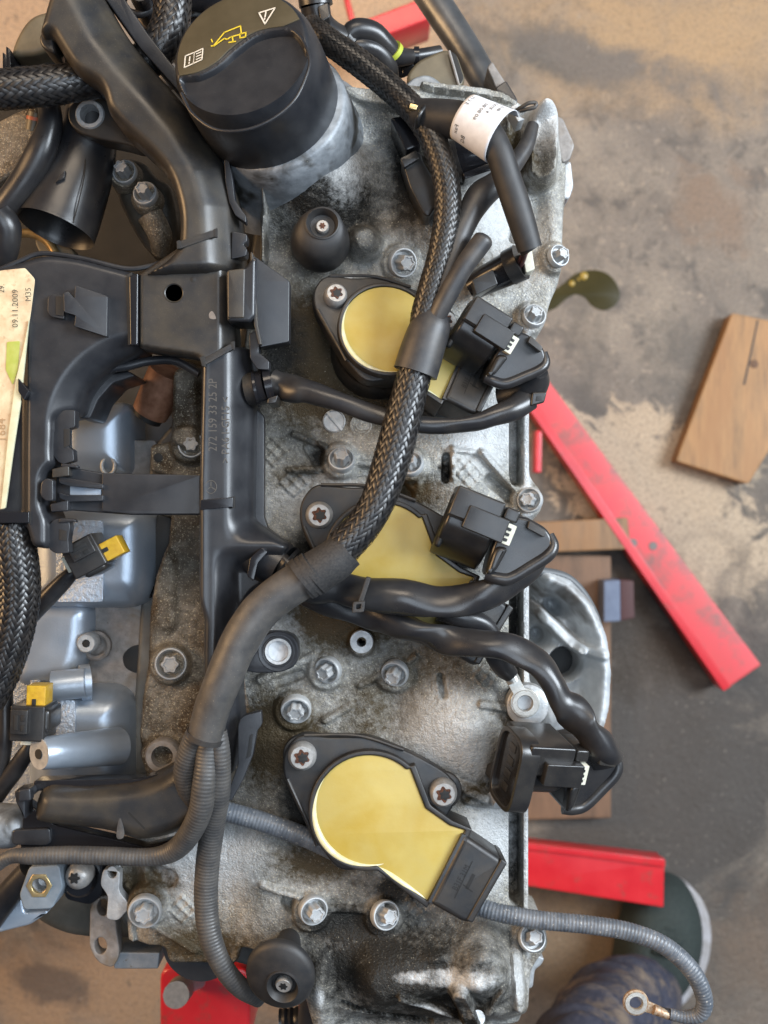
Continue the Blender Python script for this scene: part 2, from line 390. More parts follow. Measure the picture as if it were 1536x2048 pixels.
# ================================================================== THE SETTING: workshop floor
FL = -750.0
def floor_material():
    m = bpy.data.materials.new('stained_concrete'); m.use_nodes = True; nt = m.node_tree; N = nt.nodes; Lk = nt.links
    b = N['Principled BSDF']; tc = N.new('ShaderNodeTexCoord')
    def noise(sc, det=5, dist=0, ro=.6):
        n = N.new('ShaderNodeTexNoise'); n.inputs['Scale'].default_value = sc; n.inputs['Detail'].default_value = det
        n.inputs['Distortion'].default_value = dist; n.inputs['Roughness'].default_value = ro
        Lk.new(tc.outputs['Object'], n.inputs['Vector']); return n.outputs['Fac']
    def ramp(s_, a, z, c=0, d=1):
        r = N.new('ShaderNodeMapRange'); r.inputs[1].default_value = a; r.inputs[2].default_value = z; r.inputs[3].default_value = c; r.inputs[4].default_value = d
        Lk.new(s_, r.inputs[0]); return r.outputs[0]
    def mix(f, a, c):
        x = N.new('ShaderNodeMix'); x.data_type = 'RGBA'
        for i, v in ((6, a), (7, c)):
            if isinstance(v, tuple): x.inputs[i].default_value = (*v, 1)
            else: Lk.new(v, x.inputs[i])
        Lk.new(f, x.inputs[0]); return x.outputs[2]
    def ma(op, a, c):
        x = N.new('ShaderNodeMath'); x.operation = op
        for i, v in enumerate((a, c)):
            if isinstance(v, (int, float)): x.inputs[i].default_value = v
            else: Lk.new(v, x.inputs[i])
        return x.outputs[0]
    def patch(x, y, rx, ry, rot=0):
        """0..1 mask of one soft-edged floor tone, for dirt and painted light alike"""
        c = P(x, y, FL); mp = N.new('ShaderNodeMapping'); mp.vector_type = 'TEXTURE'
        s_ = S * (620 - FL) / 620
        mp.inputs['Location'].default_value = (c.x, c.y, 0); mp.inputs['Rotation'].default_value = (0, 0, -rad(rot)); mp.inputs['Scale'].default_value = (rx * s_, ry * s_, 1)
        Lk.new(tc.outputs['Object'], mp.inputs['Vector'])
        ln = N.new('ShaderNodeVectorMath'); ln.operation = 'LENGTH'; Lk.new(mp.outputs[0], ln.inputs[0])
        return ramp(ln.outputs['Value'], 1.25, .2)
    col = mix(ramp(noise(7, 6), .38, .62), (.185, .152, .124), (.285, .232, .180))
    col = mix(ramp(noise(26, 7, .5, .7), .50, .64), col, (.118, .100, .085))
    col = mix(ma('MULTIPLY', ramp(noise(75, 5), .58, .68), .7), col, (.38, .30, .225))
    def stain_shade(col, p, c, sc, lo, hi):
        f = ma('ADD', ma('MULTIPLY', p, .62), ma('MULTIPLY', ma('SUBTRACT', noise(sc, 7, .8, .68), .5), 1.5))
        f = ma('MULTIPLY', ramp(f, lo, hi), ramp(p, 0, .15))
        return mix(f, col, c)
    col = stain_shade(col, patch(1330, 60, 430, 190), (.40, .265, .145), 9, .05, .6)  # warm light at the top end painted into the concrete as orange
    col = stain_shade(col, patch(720, 100, 200, 230), (.52, .34, .20), 6, .0, .35)
    col = stain_shade(col, patch(1110, 110, 190, 60, 12), (.125, .105, .085), 12, .15, .5)
    col = stain_shade(col, patch(1230, 130, 330, 60, 14), (.17, .14, .115), 14, .15, .6)
    col = stain_shade(col, patch(1180, 850, 60, 420), (.13, .11, .09), 16, .2, .6)
    col = stain_shade(col, patch(1380, 720, 150, 120), (.135, .115, .095), 20, .2, .6)
    col = stain_shade(col, patch(1300, 1000, 320, 210, 20), (.11, .092, .076), 9, .1, .5)
    col = stain_shade(col, patch(1310, 960, 290, 150, 20), (.47, .36, .25), 22, .25, .35)
    col = stain_shade(col, patch(1430, 1110, 190, 110, 10), (.48, .37, .26), 26, .22, .33)
    col = stain_shade(col, patch(1180, 880, 130, 60, 30), (.47, .36, .25), 22, .25, .35)
    col = stain_shade(col, patch(1360, 1560, 430, 430), (.068, .058, .050), 10, .0, .45)
    col = stain_shade(col, patch(1290, 1290, 130, 110), (.045, .032, .022), 10, .05, .4)  # dark brown shadow beside the boards, painted into the floor colour
    col = stain_shade(col, patch(1150, 1900, 170, 140), (.235, .165, .10), 12, .1, .5)
    col = stain_shade(col, patch(1500, 1930, 150, 170), (.17, .12, .085), 12, .1, .6)
    col = stain_shade(col, patch(150, 1990, 260, 120), (.34, .22, .13), 8, .0, .45)
    col = stain_shade(col, patch(60, 60, 180, 130), (.46, .30, .18), 8, .0, .4)
    col = stain_shade(col, patch(560, 1990, 130, 90), (.30, .19, .11), 9, .1, .5)
    col = stain_shade(col, patch(90, 1960, 120, 60, 20), (.15, .105, .075), 14, .25, .5)
    col = stain_shade(col, patch(1440, 420, 130, 90, 30), (.22, .155, .11), 16, .2, .5)
    col = mix(ma('MULTIPLY', ramp(noise(170, 5), .64, .74), .65), col, (.50, .43, .35))
    col = mix(ma('MULTIPLY', ramp(noise(60, 6, 1), .62, .72), .7), col, (.085, .07, .055))
    col = mix(ma('MULTIPLY', ramp(noise(330, 6, 0, .75), .50, .60), .6), col, (.085, .072, .060))
    col = mix(ma('MULTIPLY', ramp(noise(240, 5, .3, .7), .62, .70), .5), col, (.38, .33, .27))
    Lk.new(col, b.inputs['Base Color'])
    Lk.new(ramp(noise(15, 4), .35, .7, .42, .75), b.inputs['Roughness'])
    bn = N.new('ShaderNodeBump'); bn.inputs['Strength'].default_value = .7; bn.inputs['Distance'].default_value = .004
    Lk.new(noise(140, 8, 0, .75), bn.inputs['Height']); Lk.new(bn.outputs['Normal'], b.inputs['Normal'])
    return m
mb = MB(); n_ = 24; ext = 6.0
vs = [(-ext + 2 * ext * i / n_, -ext + 2 * ext * j / n_, 0) for j in range(n_ + 1) for i in range(n_ + 1)]
mb.add(vs, [(j * (n_ + 1) + i, j * (n_ + 1) + i + 1, (j + 1) * (n_ + 1) + i + 1, (j + 1) * (n_ + 1) + i) for j in range(n_) for i in range(n_)])
fl = struct(mb.build('floor', floor_material()))
fl['label'] = 'stained brown concrete workshop floor'

m_oil = mat('dark_oil', (.030, .024, .004), (.040, .032, .007), .30, 0, scale=20, spec=.12)
pud = [(1040, 640), (1060, 600), (1092, 590), (1127, 567), (1150, 548), (1185, 540), (1213, 547), (1232, 566), (1240, 592), (1228, 612), (1207, 621), (1184, 612), (1170, 596), (1152, 589), (1134, 597), (1112, 616), (1090, 626), (1062, 650)]
F = flat(FL)
mb = MB().plate(csm(pud, 5), FL + .3, FL + .7, .5, F, res=1)
o = mb.build('oil_puddle', m_oil); tag(o, 'dark olive puddle of spilled oil on the concrete floor', 'oil puddle')
mb = MB()
for x, y, r in ((1168, 552, 8), (1144, 567, 6), (1157, 559, 3)): mb.lathe([(r, FL + .7), (r * .8, FL + 1.4), (r * .4, FL + 1.8), (0.01, FL + 1.9)], x, y, F, 14)
bub = mb.build('oil_bubble', mat('amber_oil_bubble', (.30, .20, .028), None, .3), o); bub['kind'] = 'stuff'

def wood_material(name, c1, c2, c3, ang):
    m = mat(name, c1, c2, .6, 0, scale=30, bump=.3, bscale=300, dust=c3, dscale=28, dlo=.44, dhi=.68)
    nt = m.node_tree
    for nd in nt.nodes:
        if nd.type == 'TEX_COORD':
            mp = nt.nodes.new('ShaderNodeMapping'); mp.inputs['Rotation'].default_value = (0, 0, rad(ang)); mp.inputs['Scale'].default_value = (1.0, .16, 1)
            for l in list(nt.links):
                if l.from_node == nd: nt.links.new(mp.outputs[0], l.to_socket)
            nt.links.new(nd.outputs['Object'], mp.inputs[0]); break
    return m
m_wood = wood_material('orange_oiled_wood', (.29, .140, .050), (.43, .235, .090), (.10, .055, .026), -18)
m_wood2 = wood_material('brown_board', (.15, .08, .042), (.22, .12, .065), (.08, .045, .025), 0)
m_wood3 = wood_material('orange_board', (.24, .12, .045), (.30, .17, .08), (.1, .06, .03), 90)
F2 = flat(FL + 26)
mb = MB().plate(rnd([(1464, 626), (1640, 662), (1600, 800), (1497, 968), (1352, 922)], 5, 2), FL, FL + 26, 3, F2, res=2)
wb = mb.build('wooden_block', m_wood); tag(wb, 'orange oil-soaked wooden block lying alone on the open floor', 'wooden block')
mb = MB().plate(rnd([(1514, 640), (1517, 641), (1490, 770), (1486, 770)], 1, 1), FL + 25.8, FL + 26.4, .3, F2, res=1); mb.build('crack', m_void, wb)
mb = MB().lathe([(9, FL + 26), (6, FL + 26.5), (.01, FL + 26.6)], 1508, 728, F2, 14); mb.build('knot', mat('dark_knot', (.12, .06, .03), None, .7), wb)
mb = MB().plate(rnd([(1010, 1048), (1255, 1035), (1262, 1098), (1010, 1108)], 4, 2), FL, FL + 40, 3, flat(FL + 40), res=2)
tag(mb.build('wooden_board', m_wood3), 'orange board lying under the engine across the red stand leg', 'wooden board')
mb = MB().plate(rnd([(1040, 1110), (1222, 1112), (1222, 1636), (1040, 1640)], 4, 2), FL, FL + 22, 3, flat(FL + 22), res=2)
tag(mb.build('wooden_board', m_wood2), 'brown upright-grained board under the silver housing beside the engine', 'wooden board')
mb = MB().plate(rnd([(1208, 1162), (1240, 1160), (1241, 1242), (1208, 1244)], 2, 2), FL + 25, FL + 60, 2, flat(FL + 60), res=1)
bl = mb.build('blue_box', mat('pale_blue_card', (.10, .125, .19), (.13, .16, .23), .6, scale=60)); tag(bl, 'small pale blue and maroon box standing on the brown board', 'box')
mb = MB().plate(rnd([(1241, 1160), (1268, 1162), (1270, 1236), (1241, 1242)], 2, 2), FL + 25, FL + 58, 2, flat(FL + 60), res=1); mb.build('box_side', mat('maroon_card', (.06, .018, .018), None, .6), bl)

# ------------------------------------------------------------------ red engine stand
st = thing('engine_stand', 'red steel engine stand with splayed legs under the engine', 'engine stand', P(1000, 1200, FL))
def beam(name, quad, h1, th, m, lip=None, parent=st, wall=5):
    mb = MB().plate(rnd(quad, 3, 2), h1 - th, h1, 3, flat(h1), res=2)
    return mb.build(name, m, parent)
l1 = beam('leg', [(1060, 712), (1522, 1330), (1449, 1380), (1010, 736)], -712, 34, m_red_dirty)
MB().plate(rnd([(1008, 745), (1022, 735), (1462, 1373), (1447, 1382)], 1, 1), -740, -709, 1, flat(-709)).build('edge', m_red, l1)
for x, y in ((1266, 1086), (1306, 1092)): MB().lathe([(9, -712), (8, -711), (.01, -711)], x, y, flat(-712), 14).build('bolt_hole', mat('greyish_chip', (.16, .14, .13), None, .6), l1)
l2 = beam('leg', [(1030, 1688), (1329, 1722), (1327, 1815), (1030, 1768)], -655, 34, m_red)
MB().plate(rnd([(1030, 1684), (1330, 1719), (1330, 1734), (1030, 1696)], 1, 1), -664, -651, 1, flat(-651)).build('edge', m_red, l2)
beam('leg', [(690, 55), (860, -10), (862, 36), (766, 72)], -610, 60, m_red)
beam('brace', [(686, -10), (697, -10), (712, 45), (702, 50)], -700, 20, m_red)
beam('brace', [(1072, 860), (1084, 862), (1083, 945), (1070, 945)], -660, 30, m_red)
MB().lathe([(60, -700), (60, -330), (54, -330), (54, -420)], 410, 2010, flat(-330), 32).build('post', m_red, st)
MB().plate(rnd([(320, 1935), (500, 1935), (500, 2100), (320, 2100)], 26, 4), -300, -230, 8, flat(-230)).build('head', m_red, st)
mb = MB().tube([(352, 1990, -150, 26), (362, 1978, -190, 26)], n=24); bo = mb.build('bolt', mat('grey_stub', (.20, .19, .18), (.27, .26, .24), .5, .3, scale=300, bump=.3), st)
MB().tube([(362, 1978, -190, 15), (400, 1960, -235, 15)], n=16).build('shank', m_zinc, bo)

# ------------------------------------------------------------------ the person's foot and trouser leg
m_shoe = mat('dark_green_canvas', (.016, .024, .022), (.026, .036, .032), .8, scale=300, bump=.5, bscale=2200)
m_sole = mat('white_rubber_sole', (.40, .385, .40), (.30, .28, .27), .6, scale=90)
m_navy = mat('navy_work_trousers', (.022, .024, .042), (.040, .042, .062), .85, scale=200, bump=.6, bscale=900, dust=(.16, .12, .09), dscale=30, dlo=.50, dhi=.68)
pe = thing('person', 'person standing beside the engine in navy trousers and a dark green white-soled shoe', 'person', P(1300, 1950, FL))
sole = [(1268, 1800), (1300, 1768), (1345, 1758), (1385, 1776), (1412, 1820), (1420, 1880), (1406, 1945), (1370, 2000), (1320, 2035), (1270, 2030), (1235, 1990), (1232, 1930), (1245, 1860)]
mb = MB().plate(csm(sole, 5), FL, FL + 26, 6, flat(FL + 20)); sh = mb.build('sole', m_sole, pe)
mb = MB(); M_ = flat(FL + 60); rings = []
for t in np.linspace(0, 1, 9):
    k = 1 - .55 * max(0, t - .25) ** 1.5 * 1.5 - .04; hh = FL + 22 + 62 * math.sin(t * PI / 2)
    rings.append([M_(1330 + (x - 1330) * k * .985 - 12 * t, 1890 + (y - 1890) * k + 20 * t, hh) for x, y in csm(sole, 3)])
nn_ = len(rings[0]); mb.add([v for r in rings for v in r], [(i * nn_ + k, i * nn_ + (k + 1) % nn_, (i + 1) * nn_ + (k + 1) % nn_, (i + 1) * nn_ + k) for i in range(8) for k in range(nn_)] + [tuple(8 * nn_ + k for k in range(nn_))])
shoe = mb.build('shoe', m_shoe, pe)
mb = MB()
for t in (0, 1, 2): mb.tube([(1300 + 4 * t, 1850 + 26 * t, FL + 74 + 6 * t, 5), (1340, 1856 + 26 * t, FL + 82 + 6 * t, 5), (1376 - 4 * t, 1862 + 26 * t, FL + 72 + 6 * t, 5)], n=8)
mb.build('lace', m_shoe, shoe)
MB().plate(csm([(1322, 1990), (1345, 1982), (1362, 2000), (1350, 2022), (1328, 2020)], 4), FL + 60, FL + 72, 3, flat(FL + 70)).build('tongue_label', mat('olive_tag', (.20, .19, .06), None, .8), shoe)
MB().tube([(1285, 1990, FL + 55, 72), (1268, 2000, FL + 130, 84), (1230, 2020, FL + 260, 96), (1170, 2100, FL + 430, 104), (1110, 2230, FL + 560, 112)], n=36, wob=.09, seed=5, step=10, squash=.9, flop=.3).build('trouser_leg', m_navy, pe)

# ================================================================== VALVE COVER (cast, one continuous height field)
def sstep(x): x = np.clip(x, 0, 1); return x * x * (3 - 2 * x)
gx = np.arange(176, 1152, 3.0); gy = np.arange(170, 2075, 3.0)
X, Y = np.meshgrid(gx, gy)
H = np.zeros_like(X); BR = np.zeros_like(X); BK = np.zeros_like(X); PL = np.zeros_like(X)
def ell(cx, cy, rx, ry, rot=0):
    c, s_ = math.cos(rad(rot)), math.sin(rad(rot)); u, v = X - cx, Y - cy
    return np.sqrt(((u * c + v * s_) / rx) ** 2 + ((-u * s_ + v * c) / ry) ** 2)
def dome(cx, cy, rx, ry, h, rot=0, soft=1.0):
    global H; H += h * sstep((1.0 - ell(cx, cy, rx, ry, rot)) / soft)
def boss(cx, cy, r, h, slope=6):
    global H; d = np.hypot(X - cx, Y - cy); H = np.maximum(H, np.where(d < r + slope, h - (h - H) * sstep((d - r) / slope), H))
def dseg(x0, y0, x1, y1):
    dx, dy = x1 - x0, y1 - y0; t = np.clip(((X - x0) * dx + (Y - y0) * dy) / (dx * dx + dy * dy), 0, 1)
    return np.hypot(X - x0 - t * dx, Y - y0 - t * dy), t
def rib(x0, y0, x1, y1, wd, h, h2=None, slope=6):
    global H; slope = max(slope * .65, 3.5); d, t = dseg(x0, y0, x1, y1); hh = h + ((h2 if h2 is not None else h) - h) * t; H += hh * sstep(1 - (d - wd / 2) / slope)
def groove(x0, y0, x1, y1, wd, h, slope=6): rib(x0, y0, x1, y1, wd, -h, slope=slope)
def stain_shade(arr, cx, cy, rx, ry, a=1, rot=0): arr[:] = np.maximum(arr, a * np.clip(1.35 - ell(cx, cy, rx, ry, rot), 0, 1))
# large shapes
H += -6 * sstep((X - 930) / 120) - 10 * sstep((560 - X) / 120) * sstep((Y - 1200) / 300)
dome(930, 1440, 170, 190, 15); dome(700, 1250, 190, 120, 4); dome(760, 900, 230, 110, 5); dome(900, 960, 120, 110, 5); dome(790, 1400, 60, 110, -5)
dome(470, 1720, 150, 110, 5); dome(860, 1690, 120, 120, 4)
H += -9 * sstep((300 - X) / 60) * sstep((Y - 1700) / 50)
# top region: sloping shoulder around the filler neck
H += 9 * sstep((520 - Y) / 260) * sstep((760 - X) / 120)
dome(630, 370, 160, 140, 22); dome(730, 490, 46, 44, 15, soft=.7); dome(850, 330, 70, 60, -8); dome(690, 560, 40, 34, 4); dome(900, 430, 130, 130, 10); dome(800, 230, 90, 90, 14)
H += -12 * sstep((X - 1000) / 70) * sstep((520 - Y) / 200)
rib(536, 372, 530, 530, 5, 15, 13, 4); rib(850, 176, 1050, 196, 14, 8, 4, 6); rib(690, 190, 830, 250, 6, 4, 3, 8)
rib(1092, 235, 1084, 340, 40, 20, 22, 26); rib(1060, 250, 1050, 430, 8, 6, 6, 10); dome(1085, 215, 40, 36, 12); dome(1110, 300, 40, 90, 8); dome(990, 250, 90, 60, 12)
groove(1052, 360, 1030, 470, 12, 8, 10); dome(1110, 420, 40, 130, 6)
# edge rail and its channel at the right
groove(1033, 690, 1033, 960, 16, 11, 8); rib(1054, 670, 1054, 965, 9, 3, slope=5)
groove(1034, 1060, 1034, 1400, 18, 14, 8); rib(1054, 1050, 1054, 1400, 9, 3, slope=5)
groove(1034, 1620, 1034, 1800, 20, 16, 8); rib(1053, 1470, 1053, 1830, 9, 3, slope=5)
# ribs between bolts
rib(588, 868, 650, 895, 6, 4, 5, 8); rib(578, 940, 665, 938, 7, 3.5, 4.5, 6); rib(705, 925, 800, 935, 8, 3, 3, 8); groove(622, 895, 645, 930, 26, 4, 8)
groove(892, 915, 890, 958, 12, 8, 5); rib(905, 895, 905, 955, 5, 3, 3, 5); rib(905, 900, 965, 908, 5, 2.5, 2.5, 6); rib(965, 905, 1040, 985, 9, 6, 4, 8); groove(980, 960, 1030, 1000, 18, 6, 9)
groove(800, 975, 815, 990, 20, 6, 8); rib(835, 960, 838, 990, 6, 3, 0, 7); rib(1000, 1035, 1045, 1010, 9, 4, 4, 8); rib(940, 1085, 1000, 1040, 7, 3, 3, 6)
rib(650, 1440, 700, 1412, 9, 4, 2, 7); rib(720, 1370, 770, 1345, 8, 2, 4, 8); rib(520, 1360, 630, 1310, 10, 3, 2, 10); groove(560, 1365, 600, 1350, 14, 3, 8)
rib(815, 1325, 830, 1312, 7, 3, 3, 6); groove(880, 1350, 885, 1385, 8, 4, 6); rib(960, 1400, 1040, 1420, 10, 3, 4, 8); rib(940, 1590, 1000, 1600, 26, 4, 4, 14)
rib(905, 1560, 975, 1595, 10, 3, 5, 14)
rib(525, 1770, 600, 1790, 8, 3.5, 5, 7); rib(650, 1815, 740, 1818, 9, 3, 3, 8); groove(575, 1805, 600, 1830, 20, 6, 8)
rib(300, 1862, 385, 1915, 7, 4, 3, 7); rib(240, 1790, 262, 1815, 6, 3.5, 3, 6); rib(245, 1830, 250, 1905, 8, 4, 3, 8); groove(300, 1760, 330, 1770, 26, 5, 12)
# cross-hatched cast pads
for cx, cy in ((920, 935), (955, 950), (832, 1822), (372, 1832), (560, 905), (600, 965), (1000, 560), (985, 1350)):
    for k in (-1, 0, 1):
        rib(cx - 26 + 13 * k, cy - 13 - 13 * k, cx + 13 * k, cy + 13 - 13 * k, 1.5, 1.0, slope=3); rib(cx - 26 - 13 * k + 26, cy - 13 - 13 * k, cx - 26 - 13 * k, cy + 13 - 13 * k, 1.5, 1.0, slope=3)
# bottom housing
H += 10 * sstep((Y - 1835) / 110) * sstep((X - 620) / 130) - 16 * sstep((Y - 1995) / 60) * sstep((X - 650) / 80)
rib(770, 1935, 960, 1905, 40, 11, 11, 90); rib(960, 1905, 1012, 2000, 40, 9, 9, 80); rib(800, 1962, 930, 2022, 6, 6, 10, 8); rib(912, 1952, 945, 2030, 22, 12, 16, 16); rib(1000, 1950, 960, 2010, 9, 5, 5, 8)
rib(1030, 1900, 1035, 1990, 14, 6, 4, 14); dome(640, 1990, 40, 120, 8)
groove(690, 2000, 860, 2050, 10, 6, 6)
dome(870, 1890, 40, 16, 3); dome(960, 1880, 50, 20, 3)
# bosses under the bolts
BOLTS = [(805, 525, 30, 0), (1117, 512, 23, 0), (1068, 632, 24, 0), (683, 920, 27, 0), (822, 928, 26, 0), (1060, 1000, 26, 0), (656, 1340, 28, 0), (790, 1346, 28, 0),
         (592, 1418, 31, 1), (290, 1822, 34, 2), (626, 1820, 30, 0), (770, 1830, 30, 0), (1064, 1876, 28, 0)]
for x, y, r, k in BOLTS: boss(x - 3, y + 2, r + 4, float(H[int((y - 170) / 3), int((x - 176) / 3)]) + 4, 10)
boss(723, 1284, 22, 9, 9)
lump = rng.normal(0, 1, H.shape)
for _ in range(2): lump = (lump + np.roll(lump, 1, 0) + np.roll(lump, -1, 0) + np.roll(lump, 1, 1) + np.roll(lump, -1, 1)) / 5
H += lump * .30
# grime on the casting, with coil shadows and groove shade painted in
for a in [(620, 720, 130, 170), (690, 1230, 150, 90), (560, 1480, 110, 120), (640, 1720, 120, 60, .8), (720, 800, 170, 70, .8), (860, 1320, 170, 70, .55), (600, 960, 90, 60, .55), (740, 1420, 90, 110, .6), (400, 1905, 130, 60, .8), (820, 985, 90, 45, .8), (270, 1790, 70, 50, .8), (940, 1580, 70, 40, .8), (1040, 300, 60, 90, .8), (980, 530, 80, 60, .55), (330, 1760, 50, 40, 1)]: stain_shade(BR, *a)
for a in [(660, 410, 150, 110, .75), (840, 370, 90, 140, .85), (560, 330, 90, 80, 1), (780, 1915, 270, 110, .80), (820, 1990, 220, 110, .72), (700, 1850, 130, 60, .9), (610, 1600, 60, 90, .9), (560, 700, 60, 110, .8), (1035, 1720, 16, 110, .95), (1035, 1250, 14, 170, .8), (1035, 820, 14, 130, .6), (880, 2000, 130, 70, .8), (890, 940, 14, 30, 1), (600, 1120, 50, 60, .8), (800, 1780, 90, 40, .8), (985, 1960, 60, 60, .6), (640, 912, 22, 26, .9)]: stain_shade(BK, *a)  # black grime, plus shadows painted left of the coils and along the grooves
for a in [(420, 1720, 110, 90, .8), (900, 1480, 110, 110, .55), (980, 1690, 60, 110, .7), (960, 860, 90, 90, .7), (1000, 420, 70, 110, .7), (640, 1000, 90, 50, .6), (1056, 1200, 12, 700, .9), (540, 1270, 60, 60, .6), (920, 1925, 70, 20, .6), (1090, 230, 40, 80, .8), (690, 330, 50, 90, .6)]: stain_shade(PL, *a)
for a in [(830, 1925, 40, 12, .55), (1030, 1940, 16, 60, .6), (640, 1985, 10, 20, .7), (850, 1985, 50, 5, .6, 22)]: stain_shade(PL, *a)
outline = [(500, 560), (520, 540), (522, 370), (560, 250), (690, 176), (850, 172), (1005, 182), (1062, 196), (1108, 204), (1128, 240), (1142, 290), (1144, 330), (1140, 380), (1132, 430), (1128, 500), (1122, 560), (1104, 600), (1094, 640), (1068, 690), (1062, 720), (1062, 950), (1086, 985), (1086, 1020), (1062, 1050), (1062, 1368), (1084, 1390), (1084, 1430), (1060, 1470), (1060, 1838), (1092, 1856), (1097, 1895), (1078, 1915), (1062, 1935), (1056, 1975), (1046, 2068), (632, 2068), (612, 2000), (590, 1920), (480, 1905), (470, 1942), (330, 1942), (322, 1908), (240, 1906), (236, 1846), (214, 1840), (214, 1796), (226, 1790), (218, 1752), (205, 1728), (330, 1640), (440, 1560), (470, 1300), (472, 850)]
O = np.array(rnd(outline, 12, 3))
def inside(px, py, poly):
    r = np.zeros(px.shape, bool); j = len(poly) - 1
    for i in range(len(poly)):
        xi, yi = poly[i]; xj, yj = poly[j]
        c = ((yi > py) != (yj > py)) & (px < (xj - xi) * (py - yi) / (yj - yi + 1e-12) + xi); r ^= c; j = i
    return r
def near_outline(px, py, poly):
    best = np.full(px.shape, 1e9); bx = px.copy(); by = py.copy(); j = len(poly) - 1
    for i in range(len(poly)):
        x0, y0 = poly[j]; x1, y1 = poly[i]; dx, dy = x1 - x0, y1 - y0; l2 = dx * dx + dy * dy + 1e-12
        t = np.clip(((px - x0) * dx + (py - y0) * dy) / l2, 0, 1); qx, qy = x0 + t * dx, y0 + t * dy; d = np.hypot(px - qx, py - qy)
        u = d < best; best = np.where(u, d, best); bx = np.where(u, qx, bx); by = np.where(u, qy, by); j = i
    return best, bx, by
def field_mesh(X, Y, H, O, M, skirt, attrs, edge=5, edge_drop=3, holes=()):
    cin = inside((X[:-1, :-1] + X[1:, 1:]) / 2, (Y[:-1, :-1] + Y[1:, 1:]) / 2, O)
    for hx, hy, hr in holes: cin &= np.hypot((X[:-1, :-1] + X[1:, 1:]) / 2 - hx, (Y[:-1, :-1] + Y[1:, 1:]) / 2 - hy) > hr
    ny, nx = X.shape; ids = np.arange(ny * nx).reshape(ny, nx)
    q = np.stack([ids[:-1, :-1], ids[1:, :-1], ids[1:, 1:], ids[:-1, 1:]], -1)[cin]
    used = np.unique(q); re = np.full(ny * nx, -1); re[used] = np.arange(len(used)); q = re[q]
    x, y, h = X.ravel()[used].copy(), Y.ravel()[used].copy(), H.ravel()[used].copy()
    e = np.concatenate([q[:, [0, 1]], q[:, [1, 2]], q[:, [2, 3]], q[:, [3, 0]]]); key = np.sort(e, 1); kk = key[:, 0].astype(np.int64) * 10000000 + key[:, 1]
    u, inv, cnt = np.unique(kk, return_inverse=True, return_counts=True); be = e[cnt[inv] == 1]; bv = np.unique(be)
    d, bx, by = near_outline(x, y, O)
    isb = np.zeros(len(x), bool); isb[bv] = True; snap = isb & (d < 7)
    x[snap] = bx[snap]; y[snap] = by[snap]
    d = np.where(snap, 0, d)
    h = h - edge_drop * (1 - np.sqrt(np.clip(1 - (1 - np.clip(d / edge, 0, 1)) ** 2, 0, 1)))
    mb = MB(); mb.add([M(a, b, c) for a, b, c in zip(x, y, h)], q.tolist())
    n0 = len(x); m_ = {int(v): n0 + i for i, v in enumerate(bv)}
    mb.add([M(x[v], y[v], h[v] - skirt) for v in bv], [])
    mb.f += [(int(b), int(a), m_[int(a)], m_[int(b)]) for a, b in be]; mb.flat += [False] * len(be)
    for k, arr in attrs.items():
        a = arr.ravel()[used]; mb.attr[k] = np.concatenate([a, a[bv]])
    return mb
def pillow(name, pts, h1, th, b, m, parent=None, r=10, drop=None, zf=None, step=3.5, M=None, label=None, sharp=60):
    """moulded or cast shape with softly rounded edges over any outline"""
    p = np.array(rnd(pts, r, 5))
    gx_, gy_ = np.meshgrid(np.arange(p[:, 0].min() - step, p[:, 0].max() + 2 * step, step), np.arange(p[:, 1].min() - step, p[:, 1].max() + 2 * step, step))
    hh = np.full(gx_.shape, float(h1)) + (zf(gx_, gy_) if zf else 0)
    dr = drop if drop is not None else b * .27
    return field_mesh(gx_, gy_, hh, p, M or flat(h1), max(th - dr, 1), {}, edge=b, edge_drop=dr).build(name, m, parent, sharp=sharp, label=label)
def edge_dist(x, y, line):
    """distance to an open line of points"""
    best = np.full(np.shape(x), 1e9)
    for (x0, y0), (x1, y1) in zip(line[:-1], line[1:]):
        dx, dy = x1 - x0, y1 - y0; t = np.clip(((x - x0) * dx + (y - y0) * dy) / (dx * dx + dy * dy), 0, 1)
        best = np.minimum(best, np.hypot(x - x0 - t * dx, y - y0 - t * dy))
    return best
mb = field_mesh(X, Y, H, O, flat(0), 46, dict(brown=BR, black=BK, pale=PL), holes=[(723, 1284, 9)])
cover = mb.build('valve_cover', m_cast, sharp=70)
tag(cover, 'dirty cast aluminium valve cover of the engine carrying the three yellow coils', 'valve cover')
def Hat(x, y): return float(H[min(max(int(round((y - 170) / 3)), 0), H.shape[0] - 1), min(max(int(round((x - 176) / 3)), 0), H.shape[1] - 1)])

# bolts: flange ring and a six-lobed head, leaning with the cover
def bolt_meshes():
    M = lambda x, y, z: Vector((x, -y, z))
    fl_ = MB().lathe([(.97, -.3), (1.0, .05), (.99, .16), (.94, .26), (.86, .27), (.78, .10), (.72, -.16), (.40, -.20)], 0, 0, M, 36)
    hd = MB(); n = 42
    ring = lambda s_, z: [M(x * s_, y * s_, z) for x, y in star(0, 0, .56, .22, 6, n)]
    prof = [(1, -.2), (1, .74), (.94, .80), (.72, .81), (.66, .75), (.02, .74)]
    vs = [v for s_, z in prof for v in ring(s_, z)]
    hd.add(vs, [(i * n + k, i * n + (k + 1) % n, (i + 1) * n + (k + 1) % n, (i + 1) * n + k) for i in range(len(prof) - 1) for k in range(n)])
    return fl_, hd
flm, hdm = bolt_meshes()
tmp = flm.build('flange_bolt', m_zinc); bolt_me = tmp.data; bolt_c = tmp.location.copy(); bpy.data.objects.remove(tmp)
tmp = hdm.build('bolt_head', m_bolt, sharp=50); head_me = tmp.data; head_c = tmp.location.copy(); bpy.data.objects.remove(tmp)
